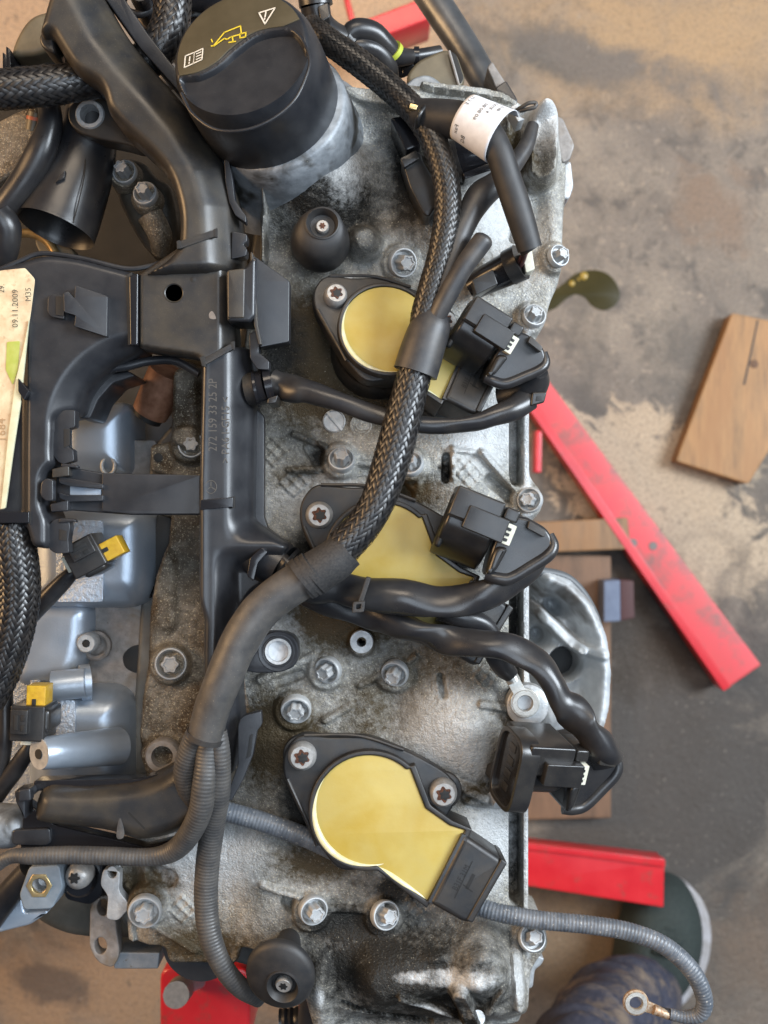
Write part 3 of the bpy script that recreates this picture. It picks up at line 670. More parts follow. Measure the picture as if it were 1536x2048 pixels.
def bolt(x, y, h, r, lean=(18, 6), parent=cover, spin=0, tall=1.0, label=None, me=None):
    o = bpy.data.objects.new('flange_bolt', bolt_me); COL.objects.link(o)
    s = r * S * (620 - h) / 620
    R = Euler((rad(lean[1]), rad(lean[0]), rad(spin))).to_matrix()
    o.location = P(x, y, h) + R @ (bolt_c * s); o.rotation_euler = R.to_euler(); o.scale = (s, s, s)
    hang(o, parent)
    if label: o['label'] = label
    hd = bpy.data.objects.new('bolt_head', head_me); COL.objects.link(hd)
    hd.location = P(x, y, h) + R @ (head_c * s * tall); hd.rotation_euler = R.to_euler(); hd.scale = (s, s, s * tall)
    hd.parent = o; hd.matrix_parent_inverse = (Matrix.LocRotScale(o.location, R, o.scale)).inverted()
    return o
for i, (x, y, r, k) in enumerate(BOLTS):
    b_ = bolt(x, y, Hat(x, y) + 2.4, r, (24 + 3 * math.sin(i * 2.3), 9 + 4 * math.cos(i * 1.7)) if k != 2 else (6, 5), spin=i * 37, tall=1.15 if k == 0 else .8, label='rusty-ringed bolt below the mounting ear' if k == 1 else ('wide bolt with a shallow star head' if k == 2 else None))
# hollow standoff, small hex, slotted plug, stud, core pin
mb = MB().lathe([(24, 0), (24, 8.5), (22.5, 9.4), (10, 9.4), (9, 8.5), (9, -6)], 723, 1284, local(0, 0, 0) if False else None, 32); mb.build('standoff', m_zinc, cover)
MB().plate(circ(692, 562, 17, 6), Hat(692, 562), Hat(692, 562) + 6, 2).build('hex_plug', m_zinc, cover)
so = MB().lathe([(23, Hat(668, 842)), (23, Hat(668, 842) + 1.4), (21, Hat(668, 842) + 1.8), (20, Hat(668, 842) + 1.2), (.01, Hat(668, 842) + 1.2)], 668, 842, None, 28).build('slotted_plug', m_cast_clean, cover)
MB().plate(rnd([(652, 826), (656, 822), (686, 858), (682, 862)], 1, 1), Hat(668, 842) + .5, Hat(668, 842) + 2.2, .5).build('slot_bar', m_cast_clean, so)
so2 = MB().lathe([(22, Hat(722, 850)), (22, Hat(722, 850) + .8), (19, Hat(722, 850) + 1.0), (18, Hat(722, 850) + .5), (.01, Hat(722, 850) + .5)], 722, 850, None, 28).build('cast_roundel', m_cast, cover)
mb = MB()
for k in range(4): mb.tube([(700 + 5 * math.cos(a) * (k + 1) + 22, 850 + 5 * math.sin(a) * (k + 1), Hat(722, 850) + .6, 1.2) for a in np.linspace(.5 * k, .5 * k + 4.2, 9)], n=6, step=4)
mb.build('roundel_marks', m_cast, so2)
mb = MB().tube([(985, 1588, 4, 13), (998, 1608, 9, 13)], n=20); mb.build('stud', m_cast_clean, cover)
mb = MB()
for q in ([(674, 985), (674, 995)], [(674, 985), (682, 984), (684, 989), (676, 992)], [(690, 996), (692, 985)], [(698, 997), (700, 985)], [(706, 997), (708, 986)]):
    mb.tube([(x, y, Hat(x, y) + .5, 2) for x, y in q], n=6, step=4)
mb.build('cast_mark', m_cast, cover)
MB().tube([(932, 2026, 2, 15), (956, 2036, 20, 15)], n=24).build('dowel_pin', m_bolt, cover)
mb = MB()
for y in np.arange(1652, 1675, 4): mb.lathe([(2, -1), (1.6, .6), (.01, 1)], 930, y, None, 8)
mb.build('cast_pips', m_cast, cover)
# lower right tab, round seal and bracket plate at the bottom left
MB().lathe([(78, -52), (80, -40), (76, -38), (76, -34), (80, -32), (78, -20)], 402, 1885, flat(-20), 48).build('round_seal', m_plastic, cover)
br = MB().plate([rnd([(196, 1792), (226, 1790), (232, 1850), (240, 1910), (226, 1938), (196, 1926), (178, 1896), (180, 1812)], 14, 4), circ(206, 1815, 12, 20, 17), circ(201, 1892, 12, 20, 17)], -42, -32, 3).build('bracket_plate', m_gasket, cover)
mb = MB().plate(rnd([(225, 1905), (320, 1905), (316, 1938), (228, 1938)], 3, 2), -60, -36, 3); mb.build('bracket_foot', mat('grey_blue_steel', (.20, .23, .26), (.27, .29, .31), .5, .4, scale=200, dust=(.1, .08, .05), dscale=400, dlo=.6, dhi=.7), cover)
MB().plate(csm([(160, 1780), (320, 1790), (330, 1880), (230, 1880), (130, 1870), (60, 1830), (70, 1790)], 5), -150, -70, 18).build('timing_case', mat('grimy_case', (.07, .065, .05), (.11, .10, .08), .6, .1, scale=80, bump=.3), cover)
MB().plate([rnd([(206, 1738), (240, 1742), (238, 1784), (262, 1812), (236, 1842), (212, 1838), (216, 1792), (200, 1770)], 8, 3), circ(224, 1746, 9, 18, 11)], -16, -8, 2).build('cover_lug', m_cast_clean, cover)
# timing housing mouth at the bottom: curved hose stubs
MB().tube([(628, 2080, -40, 34), (632, 2000, -30, 34), (640, 1975, -24, 30)], n=24).build('water_pipe', m_hose, cover)
mb = MB()
mb.tube([(560, 2044, -60, 26), (606, 2040, -60, 26)], n=20, ribs=(11, .12)); mb.build('ribbed_boot', m_plastic, cover)
MB().lathe([(168, -60), (172, -48), (168, -38), (160, -36), (150, -40), (120, -44)], 790, 2110, flat(-38), 64).build('housing_ring', m_cast, cover)

# filler neck: short leaning cylinder that flares into the casting
CM = local(509, 157, 48, .91, lean=21, leandir=(-.60, -.80))
mb = MB().lathe([(235, -78, -40, -34), (205, -66, -26, -22), (184, -56, -12, -8), (174, -48, 2, 2), (168, -36, 8, 6), (164, -26, 10, 6), (156, -24, 10, 6)], 8, 4, CM, 72); mb.build('filler_neck', m_neck, cover, sharp=60)

# ------------------------------------------------------------------ oily strip of cylinder head under the plastic duct, and intake flange
def small_field(name, poly, base, m, feats, skirt, label, cat, step=4, tint=None):
    global X, Y, H
    keep = (X, Y, H); p = np.array(poly)
    X, Y = np.meshgrid(np.arange(p[:, 0].min() - 4, p[:, 0].max() + 5, step), np.arange(p[:, 1].min() - 4, p[:, 1].max() + 5, step))
    H = np.full(X.shape, float(base)); at = np.zeros_like(X); feats()
    l = rng.normal(0, 1, H.shape)
    for _ in range(2): l = (l + np.roll(l, 1, 0) + np.roll(l, -1, 0) + np.roll(l, 1, 1) + np.roll(l, -1, 1)) / 5
    H += l * .45
    if tint:
        for a in tint: stain_shade(at, *a)
    mb = field_mesh(X, Y, H, np.array(rnd(poly, 8, 3)), flat(base), skirt, dict(brown=at)); X, Y, H = keep
    return tag(mb.build(name, m, sharp=70), label, cat)
def f_head():
    boss(342, 1327, 36, -16, 9); boss(380, 890, 32, -17, 9); boss(322, 1512, 34, -14, 10); rib(372, 760, 374, 870, 38, 8, 6, 22); rib(330, 1120, 330, 1240, 24, 4, 3, 30)
head = small_field('cylinder_head', [(352, 740), (470, 720), (470, 1640), (330, 1600), (296, 1545), (278, 1480), (284, 1400), (296, 1330), (300, 1220), (312, 1160), (336, 1090), (342, 1030), (322, 1010), (330, 950), (300, 944), (300, 890), (340, 884)],
                   -22, m_head, f_head, 60, 'oily brown strip of cylinder head showing left of the tall black duct', 'cylinder head', tint=[(340, 1180, 90, 170, .62), (350, 1440, 100, 150, .58), (380, 800, 70, 70, .6), (345, 1250, 80, 80, .62)])
bolt(342, 1327, -15.5, 33, (5, -3), head); bolt(382, 890, -16.5, 27, (8, -4), head, label='brown-stained bolt by the pipe')
MB().lathe([(36, -14), (36, -9), (32, -7.5), (22, -7.5), (20, -10), (20, -26)], 324, 1514, None, 32).build('empty_bore', m_gasket, head)
MB().lathe([(20, -22), (.01, -21.5)], 324, 1514, flat(-20), 24).build('bore_floor', m_head, head)
MB().lathe([(9, -20.6), (.01, -20.4)], 316, 915, flat(-20), 16).build('drilled_hole', m_void, head)
tag(MB().plate(rnd([(314, 1028), (344, 1036), (340, 1090), (322, 1140), (298, 1200), (306, 1100)], 6, 3), -70, -34, 2).build('gap_shade_plate', m_void), 'black plate painted as the shaded gap between silver manifold and oily brown casting', 'seal')  # near-black plate added to stand in for shade in the gap
fl_poly = [(176, 1190), (300, 1190), (300, 1330), (284, 1400), (282, 1480), (290, 1570), (180, 1570)]
fla = tag(MB().plate(rnd([(150, 880), (312, 880), (330, 960), (310, 1160), (298, 1330), (284, 1420), (284, 1520), (300, 1580), (120, 1580)], 8, 3), -90, -48, 3).build('intake_flange', m_gasket), 'pale stained intake flange between silver manifold and oily strip', 'flange')
mb = MB().plate(csm([(246, 1312), (262, 1294), (286, 1290), (296, 1306), (294, 1336), (276, 1346), (252, 1336)], 4), -50, -47.4, .5); mb.build('dark_port', m_void, fla)
for x, y in ((244, 908), (262, 924), (228, 1010)): MB().lathe([(5, -48), (.01, -47.6)], x, y, flat(-48), 10).build('pit', m_void, fla)
# ================================================================== SILVER INTAKE MANIFOLD
man = thing('intake_manifold', 'silver painted intake manifold in the valley beside the valve cover', 'intake manifold', P(150, 1250, -60))
pillow('plenum', [(-80, 860), (165, 860), (185, 1180), (200, 1380), (170, 1600), (120, 1690), (-80, 1700)], -55, 80, 40, m_pebble, man, 20)
def runner(name, x0, y0, x1, y1, h, m=m_silver, r=52, b=46, parent=man): return pillow(name, [(x0, y0, 10), (x1, y0, 60), (x1, y1, 74), (x0, y1, 20)], h, 44, 66, m, parent, 60, drop=22)
r1 = runner('runner', 40, 1000, 306, 1222, -20)
r2 = runner('runner', 40, 1378, 258, 1640, -24)
r3 = pillow('runner', [(96, 800), (262, 800), (262, 956), (96, 956)], -36, 40, 60, m_silver, man, 30, drop=14)
for (x0, y0, x1, y1), hh, pr in (((112, 1040, 206, 1204), -20, r1), ((96, 1400, 150, 1540), -24, r2)):
    MB().plate(rnd(rect(x0, y0, x1, y1), 6, 2), hh - 4, hh + .5, 1).build('pebbled_panel', m_pebble, pr)
pillow('lower_tank', [(18, 1196), (182, 1200), (176, 1300), (150, 1372), (18, 1380)], -34, 40, 40, m_silver, man, 40, drop=12)
MB().plate(rnd([(60, 1180), (84, 1180), (80, 1390), (60, 1400)], 4, 2), -60, -36.5, 2).build('pebbled_panel', m_pebble, man)
MB().tube([(105, 1372, -22, 30), (172, 1366, -24, 30)], n=28).build('boss', m_silver, man)
MB().tube([(160, 1366, -30, 36), (180, 1364, -32, 36)], n=28).build('boss_collar', m_silver, man)
bs = MB().tube([(82, 1507, 16, 32), (120, 1503, 8, 34), (236, 1492, -24, 38)], n=32).build('boss', m_silver, man, label='horizontal boss with a drilled round end')
mb = MB().tube([(78, 1508, 17, 31), (84, 1507, 15.5, 31)], n=32); mb.build('boss_face', m_cast_clean, bs)
MB().tube([(76, 1508.4, 17.6, 10), (84, 1507, 15.5, 10)], n=16).build('drilled_hole', m_void, bs)
ss = MB().lathe([(20, -40), (20, -31), (17, -29.5), (8, -29.5), (6, -33), (.01, -33)], 172, 1287, None, 28).build('screw', m_zinc, man)
MB().plate(star(172, 1287, 8, .3), -31, -29.2, .2).build('recess', m_void, ss)
MB().lathe([(30, -46), (30, -42), (25, -41), (20, -42)], 190, 1292, None, 28).build('screw_boss', m_gasket, man)
mb = MB().tube([(217 + 13 * math.cos(a), 932 + 17 * math.sin(a), -38, 4) for a in np.linspace(0, 2 * PI, 17)], n=10, step=4); mb.build('ring', m_zinc, man)
# innards seen through the openings, their shade put into near-black base colours
inn = thing('engine_valley', 'dark engine valley under the hoses at the upper left', 'engine block', P(200, 500, -200))
MB().plate(rnd([(-60, 200), (190, 190), (240, 120), (360, 110), (420, 200), (560, 300), (520, 700), (420, 780), (120, 800), (-60, 780)], 20, 3), -260, -130, 12).build('valley_floor', mat('shaded_casting', (.006, .0055, .005), (.013, .0115, .0095), .6, .1, scale=90, bump=.4), inn)
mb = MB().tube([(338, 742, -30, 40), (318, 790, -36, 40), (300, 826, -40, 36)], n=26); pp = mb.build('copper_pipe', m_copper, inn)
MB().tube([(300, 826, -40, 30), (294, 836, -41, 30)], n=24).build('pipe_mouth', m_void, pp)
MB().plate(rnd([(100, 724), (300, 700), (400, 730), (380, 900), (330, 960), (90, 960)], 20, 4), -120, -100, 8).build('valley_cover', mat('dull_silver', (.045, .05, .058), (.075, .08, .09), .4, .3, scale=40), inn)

# ================================================================== UPPER LEFT: hoses, elbows, castings
bkt = thing('coolant_elbow', 'large black plastic coolant elbow with an open mouth at the upper left', 'hose elbow', P(140, 380, -40))
mb = MB().tube([(182, 210, -6, 48), (178, 270, -8, 56), (158, 340, -10, 68), (128, 420, -8, 76), (112, 458, -6, 79)], n=44, caps=False, step=5)
mb.tube([(112, 458, -6, 79), (124, 428, -8, 68), (150, 360, -10, 60)], n=44, caps=False, step=5); mb.build('elbow', m_hose, bkt)
MB().tube([(128, 420, -10, 66), (150, 360, -12, 58)], n=30).build('mouth', m_void, bkt)
mb = MB().tube([(168, 282, 3.5, 1.2), (170, 340, 8.0, 1.2), (158, 400, 11, 1.2), (146, 446, 10.5, 1.2)], n=6); mb.build('mould_seam', m_core, bkt)
MB().plate(rnd([(118, 352), (130, 340), (128, 356), (110, 366)], 2, 2), 8, 13, 1).build('moulded_tick', m_hose, bkt)
ear = MB().plate([rnd([(134, 210, 40), (180, 180, 50), (232, 196, 20), (258, 250), (290, 300), (250, 288), (168, 272, 40), (136, 248, 40)], 20, 6), circ(180, 229, 18)], -2, 14, 5, res=4).build('mounting_ear', m_dusty, bkt)
MB().lathe([(30, 13.8), (27, 15), (20, 15), (18, 13), (17, 2), (17, -6)], 180, 229, flat(14), 36).build('metal_sleeve', m_zinc, ear)
# second pipe at the far left
p2 = MB().tube([(98, 210, 6, 22), (100, 250, 8, 25), (84, 300, 8, 30), (58, 350, 6, 30), (22, 400, 4, 28), (-20, 450, 0, 28)], n=28, step=5).build('coolant_pipe', m_hose)
tag(p2, 'narrow black coolant pipe curving down the left edge beside the elbow', 'pipe')
MB().tube([(-6, 430, 8, 30), (12, 455, 6, 30), (10, 500, 2, 27), (-4, 530, -4, 26)], n=24).build('pipe_end', m_hose, p2)
hs = thing('coolant_housing', 'oily dark coolant housing with an orange sealing ring at the left edge', 'housing', P(30, 250, -30))
MB().plate(rnd([(-20, 250), (28, 224), (76, 206), (72, 270), (60, 300), (40, 340), (-20, 380)], 16, 4), -40, -6, 10).build('housing', m_head, hs)
MB().tube([(72, 226, 4, 15), (64, 262, 2, 13)], n=20).build('nipple', m_olive, hs)
MB().tube([(70, 234, 4.5, 16), (69, 241, 4, 16)], n=20).build('sealing_ring', mat('orange_seal', (.42, .10, .04), None, .5), hs)
MB().plate(rnd([(76, 212), (82, 214), (86, 270), (80, 292), (62, 296), (66, 270), (78, 250)], 4, 3), -4, 8, 2).build('clip', m_gasket, hs)
# two bolts on a dark casting
dk = thing('thermostat_casting', 'dark oily casting with two star bolts beside the black duct', 'casting', P(285, 420, -60))
mb = MB().plate(csm([(222, 330), (250, 312), (285, 322), (310, 350), (340, 372), (352, 430), (350, 480), (330, 512), (300, 505), (272, 470), (250, 430), (232, 390)], 6), -80, -20, 26, res=5); mb.build('casting', mat('oily_black_casting', (.030, .027, .022), (.085, .07, .052), .30, .3, scale=60, bump=.5, bscale=500, rough2=.5), dk, sharp=60)
MB().lathe([(36, -30), (32, -15), (26, -12)], 250, 350, flat(-15), 28).build('boss', m_head, dk); MB().lathe([(34, -30), (30, -12), (24, -10)], 292, 396, flat(-12), 28).build('boss', m_head, dk)
bolt(250, 345, -12, 25, (-6, -8), dk, tall=1.5); bolt(291, 388, -9, 25, (-5, -10), dk, tall=1.5)
MB().tube([(300, 430, -14, 26), (320, 470, -16, 24), (322, 500, -26, 20)], n=20).build('web', m_head, dk)
cl = thing('hose_clamp', 'brass-coloured hose clamp seen below the open elbow mouth', 'hose clamp', P(60, 490, -60))
mb = MB().tube([(52 + 62 * math.cos(a), 528 + 62 * math.sin(a), -30, 9) for a in np.linspace(-2.6, -.2, 13)], n=10, step=5); mb.build('band', mat('tarnished_brass', (.26, .17, .07), (.36, .25, .11), .4, .6, scale=300), cl)
mb = MB().plate(csm([(70, 480), (120, 482), (146, 500), (150, 530), (100, 530)], 4), -44, -30, 4); mb.build('tab', m_olive, cl)
# top left corner: alternator-like plastic cover, dipstick ring, small fittings
tl = thing('round_cover', 'tan-lit rounded plastic cover at the top left corner behind the duct', 'plastic cover', P(70, 80, -60))
mb = MB().plate(csm([(24, 108), (34, 70), (58, 36), (90, 22), (130, 20), (140, 90), (100, 100), (60, 110)], 6), -70, -24, 12, res=5); mb.build('shell', m_olive, tl, sharp=60)
MB().plate(rnd([(16, 108), (120, 78), (130, 150), (22, 150)], 4, 2), -90, -40, 4).build('lower_shell', m_plastic, tl)
for x, y in ((12, 92), (5, 104)): MB().plate(rnd([(x, y), (x + 8, y + 6), (x + 10, y + 46), (x, y + 48)], 2, 2), -60, -20, 1).build('clip', m_gloss, tl)
MB().tube([(14, 140, -30, 10), (60, 142, -28, 10), (96, 136, -26, 10)], n=12).build('latch_bar', m_plastic, tl)
ds = thing('dipstick_ring', 'round black dipstick ring with a metal tab at the top edge', 'dipstick', P(280, 10, -10))
MB().tube([(276 + 30 * math.cos(a), 4 + 24 * math.sin(a), -8, 8) for a in np.linspace(0, 2 * PI, 19)], n=12, step=5).build('ring', m_plastic, ds)
MB().lathe([(22, -30), (22, 0), (17, 4), (.01, 4)], 282, -8, flat(0), 24).build('knob', m_gloss, ds)
MB().plate(csm([(254, 42), (266, 32), (296, 22), (306, 30), (292, 44), (262, 56)], 4), -40, -26, 4).build('metal_tab', m_gasket, ds)
MB().lathe([(20, -50), (20, -28), (15, -24), (.01, -24)], 292, 30, flat(-24), 20).build('nut', m_gasket, ds)
vp = thing('vacuum_pump', 'grey round pump body behind the oil filler cap', 'pump', P(380, 60, -60))
MB().lathe([(70, -90), (70, -50), (60, -38), (30, -34), (.01, -34)], 392, 52, flat(-40), 40).build('body', mat('dull_grey_casting', (.11, .11, .12), (.17, .17, .18), .4, .4, scale=80), vp)
b_ = bolt(372, 74, -32, 24, (-10, 0), vp); bolt(404, 76, -36, 20, (-10, 6), vp)
MB().tube([(312, 150, -20, 22), (336, 156, -18, 24), (356, 140, -18, 22)], n=18).build('union', m_gasket, vp)
MB().tube([(350, -20, -20, 50), (420, -20, -20, 50), (450, 4, -26, 40)], n=28).build('black_housing', m_gloss, vp)

# top centre: quick connector, twin hoses, pipe, sensor cup
qc = thing('quick_connector', 'ribbed black quick connector behind the oil filler cap at the top edge', 'hose connector', P(640, 20, 0))
MB().tube([(628, -20, 6, 34), (632, 12, 4, 34)], n=28).build('collar', m_plug, qc)
MB().tube([(630, 12, 3, 30), (638, 44, 0, 28), (660, 66, -6, 26), (690, 80, -12, 24)], n=28).build('elbow', m_hose, qc)
MB().plate(rnd([(636, 12), (656, 4), (660, 34), (642, 44)], 4, 2), -6, 14, 2).build('release_tab', m_plug, qc)
MB().tube([(684, 72, -10, 26), (696, 84, -13, 26)], n=24).build('collar', m_plug, qc)
def hose(name, pts, m, label, cat='hose', group=None, parent=None, **k):
    mb = MB().tube(pts, **k); o = mb.build(name, m, parent)
    return tag(o, label, cat, group) if not parent else o
h1 = hose('fuel_hose', [(694, 74, -10, 18), (712, 60, -10, 22), (745, 66, -14, 23), (772, 92, -20, 22), (792, 112, -26, 20), (830, 112, -34, 14), (880, 104, -40, 13)], m_hose, 'upper of the twin black hoses behind the filler cap with a green band', n=24)
MB().tube([(782, 100, -22, 23), (788, 107, -24, 23)], n=24).build('band', mat('yellow_green_band', (.36, .40, .04), None, .5), h1)
MB().tube([(828, 112, -34, 18), (838, 112, -34, 18)], n=16).build('clip', m_gloss, h1)
h2 = hose('fuel_hose', [(694, 96, -14, 16), (720, 92, -14, 20), (752, 102, -18, 21), (774, 128, -24, 20), (780, 165, -34, 19)], m_hose, 'lower of the twin black hoses behind the filler cap, bending under the sleeve', n=24)
h3 = hose('wire_branch', [(800, 120, -40, 8), (796, 140, -44, 16), (830, 128, -46, 14)], m_gloss, 'short black branch wire with a blue tip under the twin hoses', 'wire', n=14)
MB().tube([(784, 138, -40, 6), (788, 152, -42, 6)], n=10).build('blue_tip', mat('blue_plug', (.03, .12, .50), None, .4), h3)
cup = thing('sensor_cup', 'dusty black open cup beside the grey pipe at the top', 'plug housing', P(870, 140, -40))
MB().plate(rnd([(812, 150), (836, 120), (890, 96, 14), (914, 106), (932, 158), (918, 180), (820, 182)], 12, 3), -60, -14, 8).build('cup', m_olive, cup)
MB().plate(rnd([(898, 100), (912, 108), (928, 156), (920, 168), (906, 140)], 5, 2), -30, -13.2, 1).build('mouth', m_void, cup)
MB().tube([(898, 102, -12, 3), (908, 136, -12, 3), (918, 172, -13, 3)], n=8).build('rim', m_gasket, cup)
MB().plate(csm([(808, 182), (826, 156), (858, 150), (886, 170), (880, 186)], 4), -60, -12, 6).build('grey_lobe', m_neck, cup)
pipe = thing('metal_pipe', 'dark grey metal pipe running off the top edge', 'pipe', P(920, 90, -80))
MB().tube([(840, -40, -92, 32), (880, 20, -84, 32), (926, 90, -76, 31), (962, 150, -68, 30), (985, 190, -62, 29)], n=32).build('tube', mat('dark_metal_pipe', (.10, .105, .11), (.24, .25, .26), .28, .75, scale=24, bump=.12, bscale=400, rough2=.45), pipe)
MB().plate(rnd([(974, 134), (984, 122), (1002, 150), (1034, 200), (1016, 204), (994, 180)], 5, 3), -70, -30, 3).build('bracket', m_gasket, pipe)
MB().plate(rnd([(990, 176), (1012, 160), (1036, 200), (1030, 214), (1000, 200)], 5, 3), -40, -26, 3).build('strap', m_hose, pipe)
# camshaft adjuster magnet and little plugs in the upper right
cam_s = thing('camshaft_sensor', 'black cylindrical camshaft sensor set in the upper right of the valve cover', 'sensor', P(945, 310, 8))
MB().tube([(890, 330, 10, 42), (940, 312, 16, 40), (1000, 296, 18, 36)], n=30).build('body', m_gloss, cam_s)
MB().tube([(912, 322, 13, 44), (924, 318, 14, 44)], n=30).build('ring', m_plug, cam_s)
MB().plate(rnd([(924, 346), (986, 322), (988, 338), (930, 358)], 3, 2), 10, 24, 2).build('flange', m_gloss, cam_s)
MB().plate(rnd([(780, 236), (830, 226), (842, 290), (812, 302), (796, 268)], 6, 3), 0, 30, 3).build('holder', m_gloss, cam_s)
wp = thing('small_plug', 'small flat black plug hanging left of the fine braided sleeve', 'plug', P(840, 370, 20))
MB().plate(rnd([(802, 318), (826, 300), (842, 306), (846, 322), (876, 372), (876, 408), (858, 434), (848, 430), (820, 376)], 6, 3), 8, 28, 4).build('body', m_plug, wp)
MB().plate(rnd([(800, 316), (832, 300), (838, 318), (808, 336)], 3, 2), 24, 31, 2).build('collar', m_plug, wp)
# ================================================================== OIL FILLER CAP
EYE = Vector((0, 0, Z0 + DC))
def onplane(M, z):
    """photograph point -> coordinates on a tilted thing's own plane at height z"""
    o = M(0, 0, z); ex = M(1, 0, z) - o; ey = M(0, 1, z) - o
    def f(x, y):
        d = P(x, y, 0) - EYE; A = Matrix((ex, ey, -d)).transposed(); s_ = A.inverted() @ (EYE - o); return s_.x, s_.y
    return f
cap = thing('oil_filler_cap', 'black oil filler cap with scooped grip and yellow oil can symbol', 'oil filler cap', P(514, 160, 30))
ip = onplane(CM, 24)
scoop = np.array(csm([ip(*p) for p in [(356, 158), (398, 148), (436, 128), (468, 100), (515, 68), (574, 58), (600, 72), (619, 118), (612, 152), (588, 200), (545, 236), (490, 258), (430, 256), (384, 222)]], 6))
u_ = np.arange(-164, 165, 2.4); X, Y = np.meshgrid(u_, u_); RR = np.hypot(X, Y)
d, _, _ = near_outline(X, Y, scoop); ins = inside(X, Y, scoop)
Hc = np.where(RR < 138, 24.0, 24 - 1.2 * ((RR - 138) / 12) ** 2)
Hc = np.where(ins, Hc - 13 * sstep(d / 26) - 9 * sstep(d / 95), Hc)
SC = np.array([ip(*p) for p in [(352, 157), (398, 148), (436, 128), (468, 100), (515, 68), (574, 58)]])
Hc = np.where(~ins & (d < 4), Hc - .5 * (1 - d / 4), Hc)
mb = field_mesh(X, Y, Hc, np.array(circ(0, 0, 152, 96)), CM, 3, {}, edge=10, edge_drop=3)
mb.build('grip', m_plastic, cap, sharp=60)
mb = MB().lathe([(156, -30), (164, -26), (163, 2), (159, 15), (151, 20.6)], 0, 0, CM, 96); body = mb.build('cap_body', m_plastic, cap, sharp=60)
mb = MB(); mb.tube([(*ip(*p), 23.6, 3.6) for p in [(588, 62), (606, 82), (619, 118), (612, 152), (588, 200), (545, 237), (490, 259), (430, 258), (384, 226), (362, 186)]], n=10, M=CM, step=4); mb.build('scoop_rim', m_plastic, cap)
# olive printed face of the grip
def clipcircle(pts, r): return [(x * min(1, r / max(math.hypot(x, y), 1e-6)), y * min(1, r / max(math.hypot(x, y), 1e-6))) for x, y in pts]
face = [ip(*p) for p in [(360, 152), (398, 144), (434, 124), (464, 96), (512, 64), (574, 52)]]
a0 = math.atan2(face[-1][1], face[-1][0]); a1 = math.atan2(face[0][1], face[0][0])
if a1 > a0: a1 -= 2 * PI
arc = [(141 * math.cos(a), 141 * math.sin(a)) for a in np.linspace(a0, a1, 24)]
opn = []
V_ = [Vector(p) for p in face]
for i in range(len(V_) - 1):
    p0, p1, p2, p3 = V_[max(i - 1, 0)], V_[i], V_[i + 1], V_[min(i + 2, len(V_) - 1)]
    for k in range(6):
        t = k / 6; q = .5 * ((2 * p1) + (p2 - p0) * t + (2 * p0 - 5 * p1 + 4 * p2 - p3) * t * t + (3 * p1 - p0 - 3 * p2 + p3) * t ** 3); opn.append((q.x, q.y))
fc = MB().plate(opn + arc, 22, 24.5, 1.5, CM).build('grip_face', m_oilcap, cap)
ic = lambda pts: [ip(*p) for p in pts]
mb = line_mb(MB(), ic([(519, 28), (551, 18), (531, 50)]), 3, 0, CM, 24.9, True); line_mb(mb, ic([(533, 26), (531, 36)]), 3, 0, CM, 24.9); line_mb(mb, ic([(530.5, 39), (530, 41)]), 3, 0, CM, 24.9)
mb.build('warning_triangle', m_white, fc)
mb = line_mb(MB(), ic([(424, 94), (429, 94), (450, 79), (455, 81), (463, 76), (481, 71)]), 3, 0, CM, 24.9)
line_mb(mb, ic([(428, 94), (450, 67), (482, 54), (484, 70)]), 3, 0, CM, 24.9); line_mb(mb, ic([(481, 70), (493, 67), (492, 76), (481, 78)]), 3, 0, CM, 24.9, True)
line_mb(mb, ic([(466, 76), (467, 85)]), 3, 0, CM, 24.9); line_mb(mb, ic([(459, 87), (472, 85)]), 3, 0, CM, 24.9); line_mb(mb, ic([(424, 81), (426, 86)]), 2.5, 0, CM, 24.9)
mb.build('oil_can_symbol', m_yellow, fc)
mb = line_mb(MB(), ic([(372, 114), (390, 107), (388, 129), (370, 137)]), 2.6, 0, CM, 24.9, True); line_mb(mb, ic([(390, 107), (407, 99), (405, 121), (388, 129)]), 2.6, 0, CM, 24.9, True)
for k in range(3): line_mb(mb, ic([(394, 110 + 5.5 * k), (403, 106 + 5.5 * k)]), 2.2, 0, CM, 24.9)
line_mb(mb, ic([(381, 116), (380, 124)]), 2.6, 0, CM, 24.9); line_mb(mb, ic([(379.5, 127), (379.3, 129)]), 2.6, 0, CM, 24.9)
mb.build('manual_symbol', m_white, fc)

# ================================================================== PLASTIC WIRING DUCT
duct = thing('wiring_duct', 'black plastic wiring duct with arms running the length of the engine', 'wiring duct', P(430, 900, 0))
def dp(name, pts, h1, th=20, b=8, r=10, m=m_plastic, parent=duct, holes=(), res=4, label=None, zf=None):
    return MB().plate([rnd(pts, r, 5)] + list(holes), h1 - th, h1, b, flat(h1), res, zf).build(name, m, parent, sharp=50, label=label)
# upper arm
arm_zf = lambda x, y: 8 * max(0, min(1, (330 + y * -1) / 330)) if y < 330 else 0
A_ = [(78, 74, 14), (92, 30, 20), (112, -30), (196, -30), (240, 48, 30), (284, 104, 30), (340, 166, 30), (396, 232, 40), (446, 316, 40), (466, 380, 30), (470, 440), (476, 500), (470, 540), (280, 548), (330, 516, 20), (354, 488, 10), (357, 420, 40), (334, 342, 40), (288, 294, 30), (240, 252, 20), (212, 218, 14), (206, 186, 16), (192, 166, 16), (152, 148, 20), (128, 112, 20), (106, 74, 8)]
RE = [(196, -40), (240, 48), (284, 104), (340, 166), (396, 232), (446, 316), (470, 400), (478, 540)]
pillow('upper_arm', A_, 44, 30, 20, m_dusty, duct, 10, drop=10, zf=lambda x, y: 8 * np.clip((330 - y) / 330, 0, 1) - 13 * sstep(1 - edge_dist(x, y, RE) / 78) ** 1.3)
